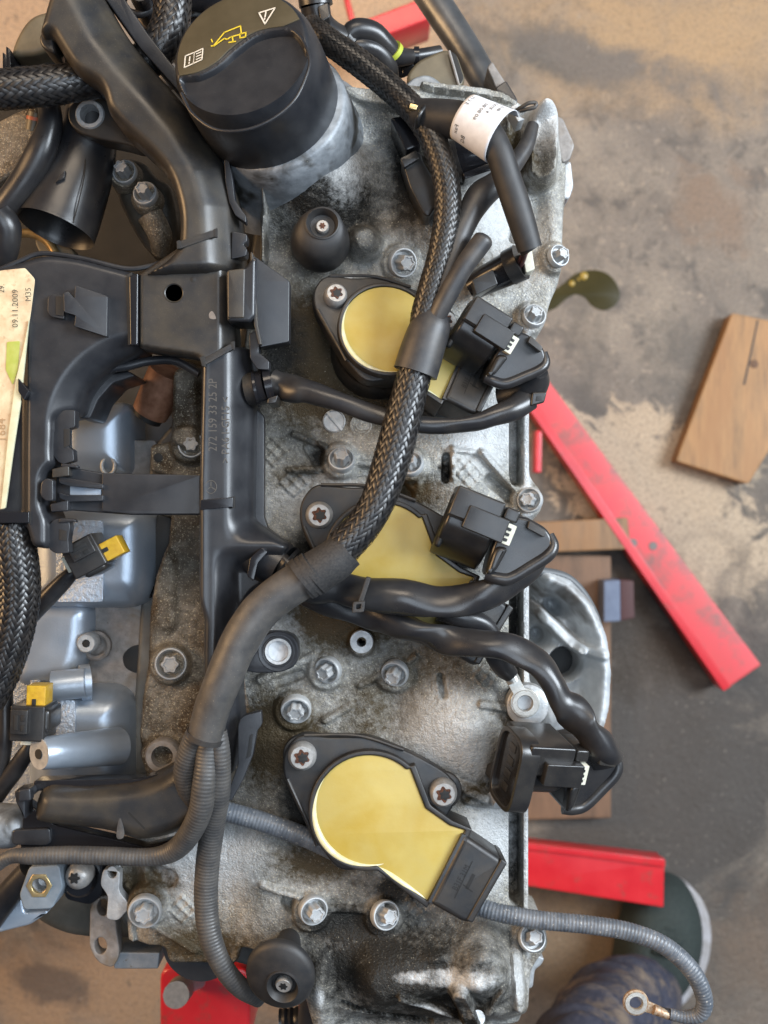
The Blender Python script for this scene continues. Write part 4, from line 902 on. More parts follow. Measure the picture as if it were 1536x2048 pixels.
dp('arm_lip', [(236, -20), (262, 20), (300, 76), (356, 146), (420, 226), (462, 300), (476, 330), (452, 320), (404, 240), (340, 166), (284, 104), (196, -20)], 26, 14, 3, 6, zf=arm_zf)
mb = MB().tube([(105, 68, 44, 4), (112, 40, 47, 5), (128, 14, 49, 5), (146, -8, 50, 5)], n=10); mb.build('arm_rim', m_gloss, duct)
dp('arm_shoulder', [(76, 78), (88, 50), (104, 24), (112, 30), (104, 66), (112, 108), (86, 98)], 40, 20, 6, 10, m_dusty)
dp('side_clip', [(448, 318), (458, 320), (464, 352), (470, 400), (492, 432), (492, 446), (470, 430), (458, 404), (450, 360)], 34, 8, 1.5, 4)
dp('side_clip', [(464, 462), (494, 468), (494, 484), (486, 488), (494, 498), (492, 512), (462, 518)], 34, 10, 1.5, 4)
lw = dp('label_window', [(357, 483), (432, 458), (432, 472), (358, 498)], 44.6, 3, .6, 1, m_dusty); dp('notch', [(353, 482), (360, 480), (361, 496), (354, 498)], 44.8, 2, .3, .5, m_void, lw); dp('notch', [(427, 458), (434, 456), (434, 474), (428, 474)], 44.8, 2, .3, .5, m_void, lw)
# tee plate
tee = pillow('tee_plate', [(276, 546, 4), (336, 506, 20), (360, 490, 8), (456, 488, 8), (462, 520), (466, 640), (470, 690, 20), (404, 730), (396, 712, 8), (330, 702, 30), (276, 694, 6)], 37, 22, 9, m_dusty, duct, 10, drop=3, zf=lambda x, y: -7 * sstep((x - 436) / 30))
MB().lathe([(10, 36.8), (.01, 37.3)], 386, 559, flat(37), 20).build('hole', m_void, tee)
MB().lathe([(20, 36.9), (19, 37.4), (17, 37.0), (.01, 37.0)], 348, 586, flat(37), 28).build('moulding_disc', m_dusty, tee)
MB().plate(csm([(768 - 768 + 418, 628), (424, 622), (430, 630), (432, 638), (420, 637)], 4), 36.8, 37.15, .2, flat(37)).build('chip', m_gasket, tee)
# raised block with the angled flap
blk = dp('raised_block', [(452, 540), (492, 534), (500, 520), (512, 512), (510, 632), (500, 644), (454, 642)], 44, 26, 7, 6)
dp('block_face', [(455, 540), (490, 536), (488, 636), (455, 636)], 45, 6, 3, 4, m_dusty, blk)
fl_ = MB().plate(rnd([(500, 506), (578, 560), (577, 682), (520, 694), (516, 660), (512, 610), (504, 560)], 3, 2), 26, 38, 1.5, flat(38), zf=lambda x, y: -(x - 500) * .035).build('flap', m_plastic, duct)
MB().plate(rnd([(502, 505), (507, 508), (516, 650), (524, 690), (518, 690), (509, 650)], 2, 2), 36, 42, 1, flat(40)).build('flap_edge', m_dusty, fl_)
dp('side_clip', [(498, 668), (512, 660), (520, 690), (516, 704), (538, 722), (538, 740), (514, 738), (500, 716)], 34, 10, 1.5, 4)
lw = dp('label_window', [(408, 716), (464, 686), (466, 698), (410, 730)], 37.8, 3, .6, 1, m_dusty); dp('notch', [(399, 714), (408, 712), (412, 734), (404, 732)], 38, 2, .3, .5, m_void, lw); dp('notch', [(461, 684), (469, 682), (470, 700), (464, 698)], 38, 2, .3, .5, m_void, lw)
# vertical channel
ch = pillow('channel', [(402, 716, 6), (470, 684, 30), (498, 690, 14), (500, 760, 10), (505, 800), (503, 960), (502, 1040), (530, 1062, 20), (578, 1092, 10), (548, 1166, 12), (500, 1186, 30), (478, 1230, 30), (470, 1290), (470, 1400), (476, 1470), (460, 1560), (380, 1580), (384, 1470), (404, 1400), (406, 1240), (396, 1200, 10), (396, 960)], 36, 28, 12, m_plastic, duct, 10, drop=6, zf=lambda x, y: -14 * sstep((x - 448) / 62) * sstep((1090 - y) / 60) - 12 * sstep((y - 1090) / 60) * sstep((x - 425) / 50) + .6 * np.exp(-((x - 404) / 8) ** 2))
dp('channel_skirt', [(494, 800), (528, 832, 6), (528, 1035), (540, 1068), (496, 1060)], 14, 8, 2, 4)
mb = MB(); text_mb(mb, '272 159 33 25 2P', 426, 830, 36, 25, 90, depth=.05, squeeze=.82); text_mb(mb, '> PA6 I-GF15 <', 452, 860, 36, 23, 90, depth=.05, squeeze=.9)
for a in (90, 210, 330): line_mb(mb, [(422, 974), (422 + 10 * math.cos(rad(a)), 974 - 10 * math.sin(rad(a)))], 2, 36, depth=.06)
mb.tube([(422 + 11 * math.cos(a), 974 + 13 * math.sin(a), 36.05, .9) for a in np.linspace(0, 2 * PI, 21)], n=6, step=3)
mb.build('moulded_lettering', mat('polished_moulding', (.075, .07, .062), None, .35), ch)
stp = dp('strap', [(400, 1000), (466, 994), (466, 1014), (400, 1020)], 37.2, 3, 1.2, 2, m_gloss); dp('slot', [(464, 993), (470, 993), (470, 1016), (464, 1016)], 36.8, 2, .3, .5, m_void, stp)
# outlet sleeve pointing to the lower right
mb = MB().tube([(506, 1098, 16, 52), (540, 1120, 20, 50), (566, 1136, 22, 48)], n=40); mb.tube([(564, 1134, 22, 50), (570, 1139, 22, 48)], n=40); ou = mb.build('outlet', m_plastic, duct)
mb = MB().tube([(504 + 0 * t, 1152 - 54 * t, 28 + 8 * math.sin(t * PI), 5) for t in np.linspace(0, 1, 7)], n=8)
MB().plate(rnd([(494, 1152), (500, 1116), (524, 1094), (536, 1104), (516, 1126), (508, 1162)], 4, 3), 30, 36.5, 1.5, flat(36)).build('latch', m_gloss, ou)
# upper outlet stub with clamp
mb = MB().tube([(496, 780, 22, 34), (516, 776, 23, 34)], n=32); o2 = mb.build('outlet', m_dusty, duct)
mb = MB(); mb.tube([(510, 778, 23, 38), (515, 777, 23, 38)], n=32); mb.tube([(532, 772, 24, 38), (546, 769, 24, 38)], n=32); mb.tube([(515, 777, 23, 35), (534, 772, 24, 35)], n=32); mb.build('clamp', m_gloss, o2)
MB().plate(rnd([(536, 796), (556, 790), (552, 806), (534, 808)], 3, 2), 20, 44, 2).build('clamp_lock', m_plug, o2)
# mounting ear
e = MB().plate([rnd([(486, 1270, 4), (552, 1264, 30), (594, 1274, 40), (598, 1330, 40), (560, 1346, 30), (512, 1346, 8), (486, 1342)], 8, 6), circ(556, 1303, 26)], 8, 24, 3, flat(24)).build('mounting_ear', m_plastic, duct)
MB().lathe([(41, 23.8), (39, 24.4), (34, 24.2), (33, 23.6), (31, 24.3), (29, 23.8), (26, 24)], 556, 1303, flat(24), 40).build('ear_rings', m_plastic, e)
MB().lathe([(27, 23), (26, 24.6), (21, 24.4), (20, 22), (20, 10)], 556, 1303, flat(24), 36).build('metal_sleeve', m_zinc, e)
MB().lathe([(20.5, 22), (10, 21.6), (.01, 21.2)], 556, 1303, flat(22), 24).build('sleeve_floor', m_disc, e)
# lower side clip beside the hose
c2 = dp('side_clip', [(484, 1432, 12), (522, 1422, 4), (524, 1450), (514, 1462), (506, 1510), (486, 1560), (462, 1604), (452, 1596), (476, 1530), (476, 1450)], 34, 6, 1.5, 6)
dp('clip_slot', [(500, 1470), (506, 1468), (502, 1512), (492, 1518), (496, 1500)], 34.3, 1, .2, 1, m_void, c2)
# lower arm
low = pillow('lower_arm', [(66, 1590, 24), (90, 1576, 12), (160, 1580, 30), (270, 1572, 40), (330, 1548, 40), (380, 1500, 20), (440, 1480), (462, 1560), (448, 1612, 20), (400, 1650, 30), (340, 1680, 30), (270, 1692, 30), (222, 1672, 30), (160, 1664, 30), (90, 1658, 14), (58, 1650, 14)], 26, 24, 34, m_dusty, duct, 10, drop=13)
mb = line_mb(MB(), [(258, 1626), (288, 1656)], 4, 26, depth=.06); mb.build('mould_slit', m_core, low)
MB().plate(csm([(240, 1636), (248, 1660), (246, 1676), (234, 1676), (234, 1656)], 4), 25.5, 26.15, .3, flat(26)).build('worn_mark', m_conduit, low)
dp('arm_base', [(48, 1600), (110, 1650), (220, 1676), (290, 1694), (360, 1676), (360, 1690), (280, 1706), (40, 1706)], 8, 10, 3, 6, m_gloss)
dp('arm_back', [(66, 1562), (140, 1560), (280, 1558), (318, 1548), (330, 1556), (270, 1576), (150, 1582), (70, 1582)], 16, 12, 2, 6, m_gloss)
lt = dp('end_latch', [(28, 1582), (62, 1576), (66, 1592), (50, 1602), (50, 1640), (32, 1606)], 24, 14, 3, 5, m_plastic); dp('latch_tip', [(36, 1580), (60, 1577), (62, 1602), (36, 1604)], 27, 6, 3, 5, m_plastic, lt)
dp('end_foot', [(24, 1660), (100, 1656), (102, 1686), (90, 1692), (24, 1690)], 10, 16, 3, 8, m_plastic)
# left box with the opening
box = pillow('box_lid', [(-60, 548, 10), (40, 520, 30), (84, 506, 20), (150, 512, 30), (250, 538, 20), (276, 546, 3), (276, 694, 3), (262, 704, 12), (206, 728, 50), (160, 776, 50), (146, 822, 8), (108, 834, 14), (104, 900), (106, 926, 6), (86, 950), (84, 1010), (96, 1040), (96, 1100, 14), (60, 1094), (48, 1056), (-60, 1052)], 36, 34, 16, m_plastic, duct, 12, drop=6, zf=lambda x, y: -7 * sstep(1 - np.abs(np.hypot((x - 290) / 150, (y - 860) / 150) - 1) / .35) * sstep((880 - y) / 60) * sstep((300 - x) / 60) - 5 * sstep((60 - x) / 24) * sstep((y - 640) / 60))
MB().tube([(-20, 548, 33, 5), (40, 522, 33, 5), (84, 507, 33, 5), (160, 516, 33, 5), (250, 537, 33, 5), (300, 532, 32, 5), (320, 524, 30, 4)], n=8).build('lid_lip', m_plastic, box)
dp('seam_frame', [(252, 550), (264, 544), (266, 690), (256, 690)], 36.6, 3, .6, 1, m_void, box)
sl = dp('seam_latch', [(258, 552), (276, 546), (275, 690), (260, 690)], 38.6, 5, 2.5, 3, m_gloss, duct)
lp = dp('latch_pad', [(148, 596), (150, 570), (212, 590), (211, 672), (148, 652), (150, 630), (128, 624), (127, 586), (136, 582)], 43, 6, 1, 3, m_plastic, box, zf=lambda x, y: -(x - 128) * .035)
dp('latch_pad_foot', [(96, 592, 8), (106, 588), (128, 590), (128, 638), (104, 634), (95, 626, 8)], 39, 5, 1, 3, m_plastic, box)
dp('pad_shadow_gap', [(112, 592), (128, 594), (128, 632), (112, 630)], 39.6, 2, .3, 1, m_void, box)
# inner wall of the opening
mb = MB().tube([(142, 832, 8, 8), (152, 800, 12, 9), (176, 764, 14, 9), (216, 740, 15, 9), (256, 732, 15, 9), (300, 722, 14, 9), (350, 722, 14, 9), (398, 748, 14, 8)], n=14); mb.build('opening_rim', m_plastic, box)
mb = MB().plate(rnd([(152, 836), (162, 800), (186, 768), (220, 748), (258, 742), (270, 752), (226, 766), (196, 800), (180, 838)], 6, 3), -26, 8, 3, flat(8)); mb.build('opening_wall', m_plastic, box)
# edge clips
k1 = dp('edge_clip', [(104, 846, 20), (124, 820, 10), (150, 820), (150, 854), (136, 858), (136, 894), (146, 900), (148, 922), (120, 930, 14), (102, 904, 14)], 32, 8, 1.2, 4); dp('clip_window', [(128, 858), (140, 858), (140, 890), (128, 896)], 32.3, 1, .2, 1, m_void, k1); dp('clip_pin', [(122, 926, 4), (154, 930, 4), (156, 936), (122, 934)], 33, 5, 2, 2, m_plastic, k1)
k2 = dp('edge_clip', [(94, 1052, 20), (112, 1036, 10), (138, 1040), (140, 1056), (136, 1080), (138, 1106, 4), (108, 1108, 14), (92, 1090, 10)], 32, 8, 1.2, 4); dp('clip_window', [(119, 1058), (134, 1062), (134, 1082), (118, 1080)], 32.3, 1, .2, 1, m_void, k2); dp('clip_pin', [(118, 1036, 4), (150, 1038, 4), (152, 1044), (118, 1046)], 33, 5, 2, 2, m_plastic, k2)
bst = dp('strap', [(-20, 1024), (58, 1024), (58, 1046), (-20, 1046)], 37, 4, 1.6, 2, m_gloss, box); dp('slot', [(56, 1022), (62, 1022), (62, 1048), (56, 1048)], 36.4, 2, .2, 1, m_void, bst)
dp('small_hook', [(36, 756), (58, 782), (48, 800), (36, 782)], 40, 5, 1, 2, m_gloss, box)
# bridge between box and channel
bd = dp('bridge', [(112, 940, 4), (138, 934), (206, 946), (300, 948), (402, 950), (402, 1030), (260, 1030), (130, 1020), (112, 1014)], 27, 16, 3, 4)
dp('bridge_finger', [(118, 952), (136, 956), (206, 968), (206, 978), (136, 972), (118, 966)], 31, 5, 1.2, 3, m_plastic, bd); dp('bridge_finger', [(117, 984), (136, 990), (206, 990), (206, 1002), (136, 1004), (118, 996)], 31, 5, 1.2, 3, m_plastic, bd)
dp('bridge_gap', [(140, 972), (202, 978), (202, 990), (140, 990)], 27.4, 1, .2, 1, m_silver, bd)
dp('bridge_plate', [(204, 946), (260, 948), (400, 950), (400, 1028), (260, 1028), (204, 1022)], 29, 4, 1.5, 3, m_plastic, bd)
hk = dp('bridge_hook', [(82, 964, 8), (94, 956), (106, 960), (106, 1002), (92, 1002), (80, 992, 8)], 40, 6, 2, 4, m_plastic, bd)
dp('bridge_tab', [(104, 938), (138, 930), (138, 952), (104, 956)], 33, 8, 2, 3, m_dusty, bd); dp('bridge_tab', [(100, 1008), (136, 1000), (136, 1022), (102, 1024)], 33, 8, 2, 3, m_plastic, bd)

# soiled sticker on the box
stk = MB().plate(rnd([(-30, 546), (10, 540), (50, 536, 3), (70, 558, 6), (62, 622), (50, 700), (42, 780), (27, 900), (10, 1018), (-30, 1020)], 4, 3), 36.4, 36.9, .3, flat(36.9)).build('sticker', m_sticker)
tag(stk, 'soiled paper sticker with date 09.11.2009 on the black box at left', 'sticker')
zs = 37.0
MB().plate(rnd([(46, 702), (58, 640), (42, 800), (27, 900), (11, 1016), (2, 1018), (18, 860), (32, 760)], 2, 2), 36.8, 38.4, .4, flat(38)).build('sticker_edge', m_sticker_edge, stk)
MB().plate(rnd([(14, 684), (40, 682), (36, 740), (26, 770), (12, 740)], 3, 2), 36.8, 37.3, .1, flat(37)).build('green_mark', m_green, stk)
mb = MB(); text_mb(mb, '09.11.2009', 31, 617, 37.6, 17, 90, depth=.2, squeeze=1.02); text_mb(mb, 'M35', 57, 589, 38.2, 16, 90, depth=.2, squeeze=1.0); text_mb(mb, '29.', 4, 577, 37.3, 15, 90, depth=.2); mb.build('print', m_ink, stk)
mb = MB(); text_mb(mb, '1684', 4, 860, 37, 24, 90, depth=.2); mb.build('brown_print', m_brownink, stk)

# ================================================================== IGNITION COILS
def coil(cx, cy, h, scale, spin, lean, leandir, label, screws, txt=True):
    M = local(cx, cy, h, scale, spin, lean, leandir)
    t = thing('ignition_coil', label, 'ignition coil', P(cx, cy, h - 24), 'ignition coils on the valve cover')
    arc = lambda r, n=30: [(r * math.cos(rad(a)), r * math.sin(rad(a))) for a in np.linspace(-47, -278, n)]
    res = arc(111) + [(117, 181), (186, 54), (193, 41), (162, 31), (113, -4), (82, -84)]
    hou = arc(121) + [(116, 196), (198, 66), (207, 38), (166, 20), (124, -10), (93, -92)]
    # body walls and flange
    MB().plate([rnd(hou, 3, 2), rnd(res, 2, 2)], -26, 0, 3, M, res=2).build('housing', m_coil, t)
    MB().plate(rnd(hou, 3, 2), -60, -20, 6, M, res=2).build('stem', m_coil, t)
    MB().plate(rnd([(-174, -112, 40), (-140, -154, 40), (-80, -143, 20), (2, -146, 30), (92, -108, 20), (166, -66, 30), (186, -22, 36), (150, 30, 20), (60, 110), (-60, 130, 30), (-116, 54, 20), (-172, -60, 30)], 10, 6), -16, -6, 5, M).build('flange', m_coil, t)
    mb = MB().tube([(-164, -60, -6, 4), (-118, 40, -5.5, 4), (-104, 74, -5, 4)], n=8, M=M); mb.tube([(-130, -148, -6, 4), (-20, -146, -5.5, 4), (70, -118, -5, 4)], n=8, M=M); mb.build('flange_rib', m_coil, t)
    rs = MB().plate(rnd(res, 2, 2), -10, -1.2, 1.5, M, res=2).build('resin', m_resin, t)
    e_ = MB(); e_.tube([(111 * math.cos(rad(a)), 111 * math.sin(rad(a)), -1.5, .5 + 7.5 * math.sin(PI * (a - 70) / 150)) for a in range(72, 220, 8)], n=10, M=M, step=4, squash=1)  # paler crescent along the lower left of the resin rim
    e_.tube([(8, 108, -1.8, 1), (40, 128, -1.6, 6), (80, 156, -1.6, 6), (116, 180, -1.8, 2)], n=10, M=M, step=4); e_.build('resin_edge', m_resin_edge, rs)
    # socket
    so = MB().plate(rnd([(190, 46, 4), (272, 102, 12), (206, 222, 22), (192, 224, 14), (120, 183, 8)], 8, 5), -26, 2.5, 11, M, res=5).build('socket', m_coil, t)
    MB().plate(rnd([(264, 94), (276, 103), (206, 222), (194, 216)], 3, 2), -24, 3.6, 3, M).build('socket_lip', m_coil, so)
    MB().plate(rnd([(186, 46), (196, 50), (128, 186), (117, 182)], 2, 2), -6, 1.6, 1, M).build('socket_step', m_plastic, so)
    mb = MB(); text_mb(mb, 'B31F 31M', 184, 132, 2.6, 17, 61, M, .15, .8); line_mb(mb, [(171, 172), (206, 100)], 2, 2.6, M, .15); line_mb(mb, [(196, 152), (208, 128)], 7, 2.6, M, .12); line_mb(mb, [(188, 146), (206, 160)], 2.4, 2.6, M, .12); mb.build('moulded_mark', m_core, so)
    for (x, y, z, lab) in screws:
        sc = MB().lathe([(29, -7), (29, -3), (27, 0), (22, 1.4), (13, 1.5)], x, y, lambda a, b, c: M(a, b, c + z), 32)
        s_ = sc.build('screw', m_screw, t, label=lab)
        MB().plate(star(x, y, 16.5, .30, rot=.4), 1.0, 1.8, .1, lambda a, b, c: M(a, b, c + z)).build('recess', m_rust, s_); MB().plate(star(x + 2, y + 1, 11, .30, rot=.4), 1.2, 2.0, .1, lambda a, b, c: M(a, b, c + z)).build('recess_floor', m_void, s_)
        MB().lathe([(40, -9), (38, -6.4), (31, -6), (31, -9)], x, y, lambda a, b, c: M(a, b, c + z), 32).build('screw_boss', m_coil, t)
    return t
coil(738, 1622, 25, 1.0, 0, 2, (1, -.2), 'lowest yellow resin ignition coil with both screws and socket uncovered', [(-134, -108, -1, None), (150, -32, -1, None)])
coil(764, 1113, 24, .96, 1, 3, (1, -.3), 'middle yellow resin ignition coil crossed by the grey hoses', [(-132, -84, -2, None), (140, -20, -6, None)])
coil(776, 657, 28, .83, -3, 17, (.55, -.84), 'uppermost yellow resin ignition coil half hidden by the braided sleeve', [(-120, -92, -1, None), (150, -30, -6, None)])

# ================================================================== COIL PLUGS
def plug(cx, cy, h, scale, spin, roll, label, elbow=False, pins=False):
    M = local(cx, cy, h, scale, spin, roll=roll)
    t = thing('coil_plug', label, 'electrical plug', P(cx, cy, h - 20), 'unplugged coil connectors')
    ho = MB().plate(rnd([(0, 0, 5), (100, 0, 5), (100, 62), (0, 62)], 4, 3), -24, 8, 4, M).build('hood', m_plug, t)
    pillow('hood_barrel', [(0, 56), (103, 56), (103, 147), (0, 147)], 4, 30, 7, m_plug, t, 6, drop=2, M=M, zf=lambda x, y: -24 * np.clip((y - 66) / 82, 0, 1) ** 2.4)
    MB().plate(rnd(rect(-1.2, 12, 14, 132), 12, 4), -22, -2, 8, M).build('terminal_block', m_void, ho)
    MB().plate(rnd(rect(-.5, 34, 40, 64), 3, 2), -6, 6.4, 1, M).build('latch_gap', m_void, ho)
    MB().plate(rnd(rect(-1, 30, 6, 40), 2, 2), -8, 7, 1, M).build('latch_post', m_plug, ho)
    MB().plate(rnd([(34, 29), (118, 29), (119, 77), (34, 76)], 4, 3), 2, 12, 2.2, M).build('latch', m_plug, t)
    lk = MB().plate(rnd(rect(113, 34, 136, 76), 2, 2), -2, 8.5, 1, M).build('lock', m_lock, t)
    for k in range(3): MB().plate(rnd(rect(113, 42 + 11 * k, 128, 48 + 11 * k), 1, 1), 7, 8.9, .2, M).build('slot', m_void, lk)
    MB().plate(rnd(rect(104, 4, 134, 30), 6, 3), -14, 7, 4, M).build('shoulder', m_plug, t)
    bt = MB().plate(rnd([(108, 20, 6), (150, 8, 10), (196, 14, 14), (220, 34, 18), (224, 60, 16), (166, 140, 18), (118, 152, 14), (108, 90)], 8, 5), -26, 2, 8, M, res=5).build('boot', m_hose, t)
    MB().tube([(118, 146, 0, 12), (140, 144, 1, 13), (166, 134, 1, 13), (196, 96, 1, 13), (218, 64, 1, 13), (221, 42, 0, 12), (206, 24, -1, 10)], n=18, M=M, step=4).build('boot_rim', m_hose, bt)
    MB().plate(rnd([(154, 14), (192, 22), (194, 34), (156, 30)], 2, 2), -2, 9, 1.2, M).build('boot_tab', m_dusty, bt)
    MB().plate(rnd([(112, 84, 20), (138, 80, 8), (132, 132), (116, 146)], 8, 4), -20, 6, 8, M, res=4).build('boot_collar', m_plug, bt)
    if pins:
        # open rounded mouth facing along the plug's axis
        side = lambda u, v, z: M(-z / .27, u, -v * .27)
        ol = rnd([(-6, -32, 40), (150, -32, 40), (156, 22, 44), (150, 76, 40), (-6, 76, 40)], 30, 7)
        inn_ = rnd([(3, -23, 34), (141, -23, 34), (146, 22, 40), (141, 67, 34), (3, 67, 34)], 26, 7)
        mo = MB().plate([ol, inn_], -6, 5, 1.5, side, res=2).build('mouth', m_plug, ho)
        MB().plate(inn_, -5, 3.2, .5, side, res=1).build('insert', m_gloss, mo)
        mb = MB()
        for k in range(4): mb.plate(rnd(rect(20 + 28 * k, 8, 36 + 28 * k, 34), 2, 2), .6, 3.6, .2, side, res=1)
        mb.build('pin_holes', m_plug, mo)
    if elbow:
        MB().tube([(220, 66, -2, 22), (228, 88, -10, 38), (222, 120, -18, 42), (196, 150, -26, 40)], n=28, M=M, step=5).build('elbow', m_hose, bt)
        cl = MB().plate(rnd([(232, 116), (262, 96), (270, 122), (246, 146)], 5, 3), -30, -2, 4, M).build('elbow_clip', m_plug, bt); MB().plate(rnd([(246, 118), (256, 112), (260, 122), (250, 130)], 1, 1), -6, -1.5, .3, M).build('clip_hole', m_void, cl)
    return t
plug(950, 594, 48, .86, 31, (0, 6), 'uppermost black coil plug with bent elbow beside the half-hidden coil', elbow=True)
plug(917, 970, 46, 1.0, 22, (0, 0), 'middle black coil plug lying over the right tip of the middle coil')
plug(1052, 1480, 44, 1.0, 7, (12, 19), 'lowest black coil plug hanging over the right edge with its open face showing', pins=True)

# ================================================================== RUBBER BUFFERS
def buffer(name, prof, cx, cy, M, sx, sy, cup, scr, label):
    t = thing(name, label, 'rubber buffer', M(0, 0, -20), 'rubber buffers for the engine cover')
    MB().lathe(prof, 0, 0, M, 56, sx, sy).build('rubber', m_matte, t, sharp=50)
    (ux, uy, r, z) = cup
    MB().lathe([(r, z - 1), (r, z + 1.2), (r * .92, z + 1.5), (r * .86, z + .6), (r * .7, z - 3.5), (.01, z - 4)], ux, uy, M, 40, sx, sy).build('cup', m_matte, t)
    s_ = MB().lathe([(scr, z - 4), (scr, z - 1.5), (scr * .85, z - .6), (scr * .45, z - .6)], ux, uy + 3, M, 28).build('screw', m_screw if name == 'rubber_buffer' else m_zinc, t)
    MB().plate(star(ux, uy + 3, scr * .52, .32), z - 1, z - .4, .1, M).build('recess', m_rust if scr < 15 else m_void, s_)
    return t
M1 = local(640, 480, 20, 1.0, lean=5, leandir=(.3, -1))
buffer('rubber_buffer', [(46, -16), (56, -12), (60, -6), (58, 2), (52, 7), (48, 11, 2, -5), (39, 13, 6, -14), (34, 13.5, 6, -16), (32, 9, 6, -16), (20, 8, 6, -16)], 0, 0, M1, 1, .95, (6, -16, 34, 13), 13, 'domed black rubber buffer below the oil filler neck with a rusty screw')
MB().lathe([(46, -24), (42, -34)], 0, 6, M1, 32).build('buffer_boss', m_cast, cover)
M2 = local(562, 1944, 22, 1.0, lean=20, leandir=(-.3, 1))
buffer('rubber_buffer', [(20, -30), (40, -8), (66, -3), (73, 0), (72, 3), (64, 5), (42, 6.5, 6, 9), (36, 7, 8, 12), (33, 2, 8, 12), (20, 1, 8, 12)], 0, 0, M2, .95, 1.1, (8, 12, 36, 6.5), 17, 'flat black rubber disc buffer at the bottom edge with a bright screw')
# ================================================================== BRAIDED SLEEVES AND WIRING
def sleeve(name, pts, nstr, turn, label, fine=False, amp=.05, seed=0, wfac=.86):
    t = thing(name, label, 'braided sleeve', P(pts[0][0], pts[0][1], pts[0][2]))
    path = sweep(pts, 5)
    core = list(path); core[4] = core[4] * .93
    MB().tube(None, n=18, path=tuple(core)).build('core', m_core, t)
    o = braid_mesh(path, nstr, turn, amp=amp, seed=seed, wfac=wfac).build('weave', m_strand_fine if fine else m_strand, t, sharp=180); o['kind'] = 'stuff'
    return t
sleeve('braided_sleeve', [(-60, 182, 34, 38), (20, 178, 34, 38), (90, 172, 32, 37), (150, 164, 28, 36), (210, 158, 22, 34)], 20, 330, 'thick braided sleeve running in from the left edge under the duct arm', seed=1)
sleeve('braided_sleeve', [(270, 132, 14, 34), (304, 112, 18, 36), (326, 80, 20, 36), (342, 40, 20, 36), (346, -30, 18, 36)], 20, 320, 'thick braided sleeve rising to the top edge beside the oil filler cap', seed=2)
sleeve('braided_sleeve', [(620, 50, 16, 22), (660, 84, 24, 25), (716, 124, 30, 26), (776, 172, 34, 26), (832, 226, 40, 26), (868, 284, 44, 26), (890, 350, 46, 26), (896, 420, 46, 26), (884, 500, 46, 26), (868, 560, 46, 26), (852, 620, 46, 27), (846, 650, 46, 26)], 20, 250, 'fine braided sleeve winding from behind the filler cap down to the shrink tube', fine=True, amp=.04, seed=3)
sleeve('braided_sleeve', [(836, 720, 46, 33), (826, 760, 46, 33), (810, 820, 46, 34), (792, 890, 46, 36), (774, 950, 47, 35), (752, 1010, 48, 33), (722, 1056, 48, 34), (686, 1094, 48, 36)], 22, 370, 'open woven sleeve crossing the middle of the engine between two shrink tubes', amp=.045, seed=4, wfac=.82)
sleeve('braided_sleeve', [(24, 1050, 22, 40), (30, 1110, 22, 42), (36, 1180, 20, 42), (26, 1260, 18, 40), (2, 1340, 14, 38), (-30, 1400, 12, 38)], 24, 330, 'tightly braided sleeve coming out below the black box at the left edge', seed=6)
G = 'wire hoses over the valve cover'
def h_(name, pts, m, label, cat='hose', **k): return hose(name, pts, m, label, cat, None, None, **k)
h_('shrink_tube', [(870, 628, 46, 30), (862, 650, 46, 40), (848, 690, 46, 44), (830, 746, 46, 45)], m_shrink, 'grey shrink tube joining fine sleeve and woven sleeve over the uppermost coil', 'shrink tube', n=28, wob=.02, step=4)
h_('shrink_tube', [(694, 1098, 48, 40), (682, 1108, 48, 41), (664, 1124, 48, 43), (628, 1146, 48, 44), (604, 1160, 48, 43)], m_tape, 'grey shrink tube over the left part of the middle coil', 'shrink tube', n=28, wob=.025, step=4)
tp = MB()
for k in range(3): tp.tube([(632 - 9 * k, 1142 + 5 * k, 48, 46.5 - k * .6), (622 - 9 * k, 1150 + 5 * k, 48, 46 - k * .6)], n=28, wob=.02, seed=k, step=3)
tag(tp.build('tape_wrap', m_tape), 'three turns of black tape where the shrink tube meets the curved grey hose', 'tape')
h_('curved_hose', [(624, 1148, 47, 39), (572, 1180, 47, 39), (516, 1226, 47, 40), (476, 1290, 48, 39), (446, 1360, 48, 37), (424, 1420, 46, 36), (410, 1474, 44, 36)], m_conduit, 'thick dusty grey hose curving down over the tall duct', n=30, wob=.035, step=5, seed=3)
MB_ = MB().tube([(412, 1468, 44, 39), (409, 1478, 43.5, 38)], n=30)
tag(MB_.build('hose_end_band', m_shrink), 'split end band of the thick grey hose where three conduits leave', 'band')
RB = (7.0, .016)
h_('conduit', [(398, 1462, 42, 24), (382, 1500, 38, 25), (372, 1540, 34, 25), (376, 1576, 30, 22), (392, 1606, 24, 18)], m_conduit, 'short ribbed conduit leftmost of three under the thick grey hose', 'conduit', n=20, ribs=RB, step=1.6)
h_('conduit', [(418, 1462, 42, 22), (414, 1510, 42, 22), (408, 1570, 42, 24), (400, 1624, 38, 24), (376, 1672, 30, 23), (346, 1702, 24, 21), (300, 1714, 22, 18), (220, 1712, 22, 18), (140, 1710, 22, 18), (66, 1712, 22, 17), (20, 1714, 20, 14), (-20, 1740, 18, 14)], m_conduit, 'ribbed conduit bending left along the lower duct arm', 'conduit', n=20, ribs=RB, step=1.6)
h_('conduit', [(434, 1462, 42, 20), (440, 1510, 41, 21), (438, 1580, 36, 23), (426, 1650, 26, 24), (416, 1720, 20, 24), (412, 1800, 17, 24), (420, 1870, 17, 23), (444, 1930, 16, 21), (480, 1974, 10, 20), (520, 1996, 2, 19)], m_conduit, 'ribbed conduit running straight down to the flat rubber disc', 'conduit', n=20, ribs=RB, step=1.6)
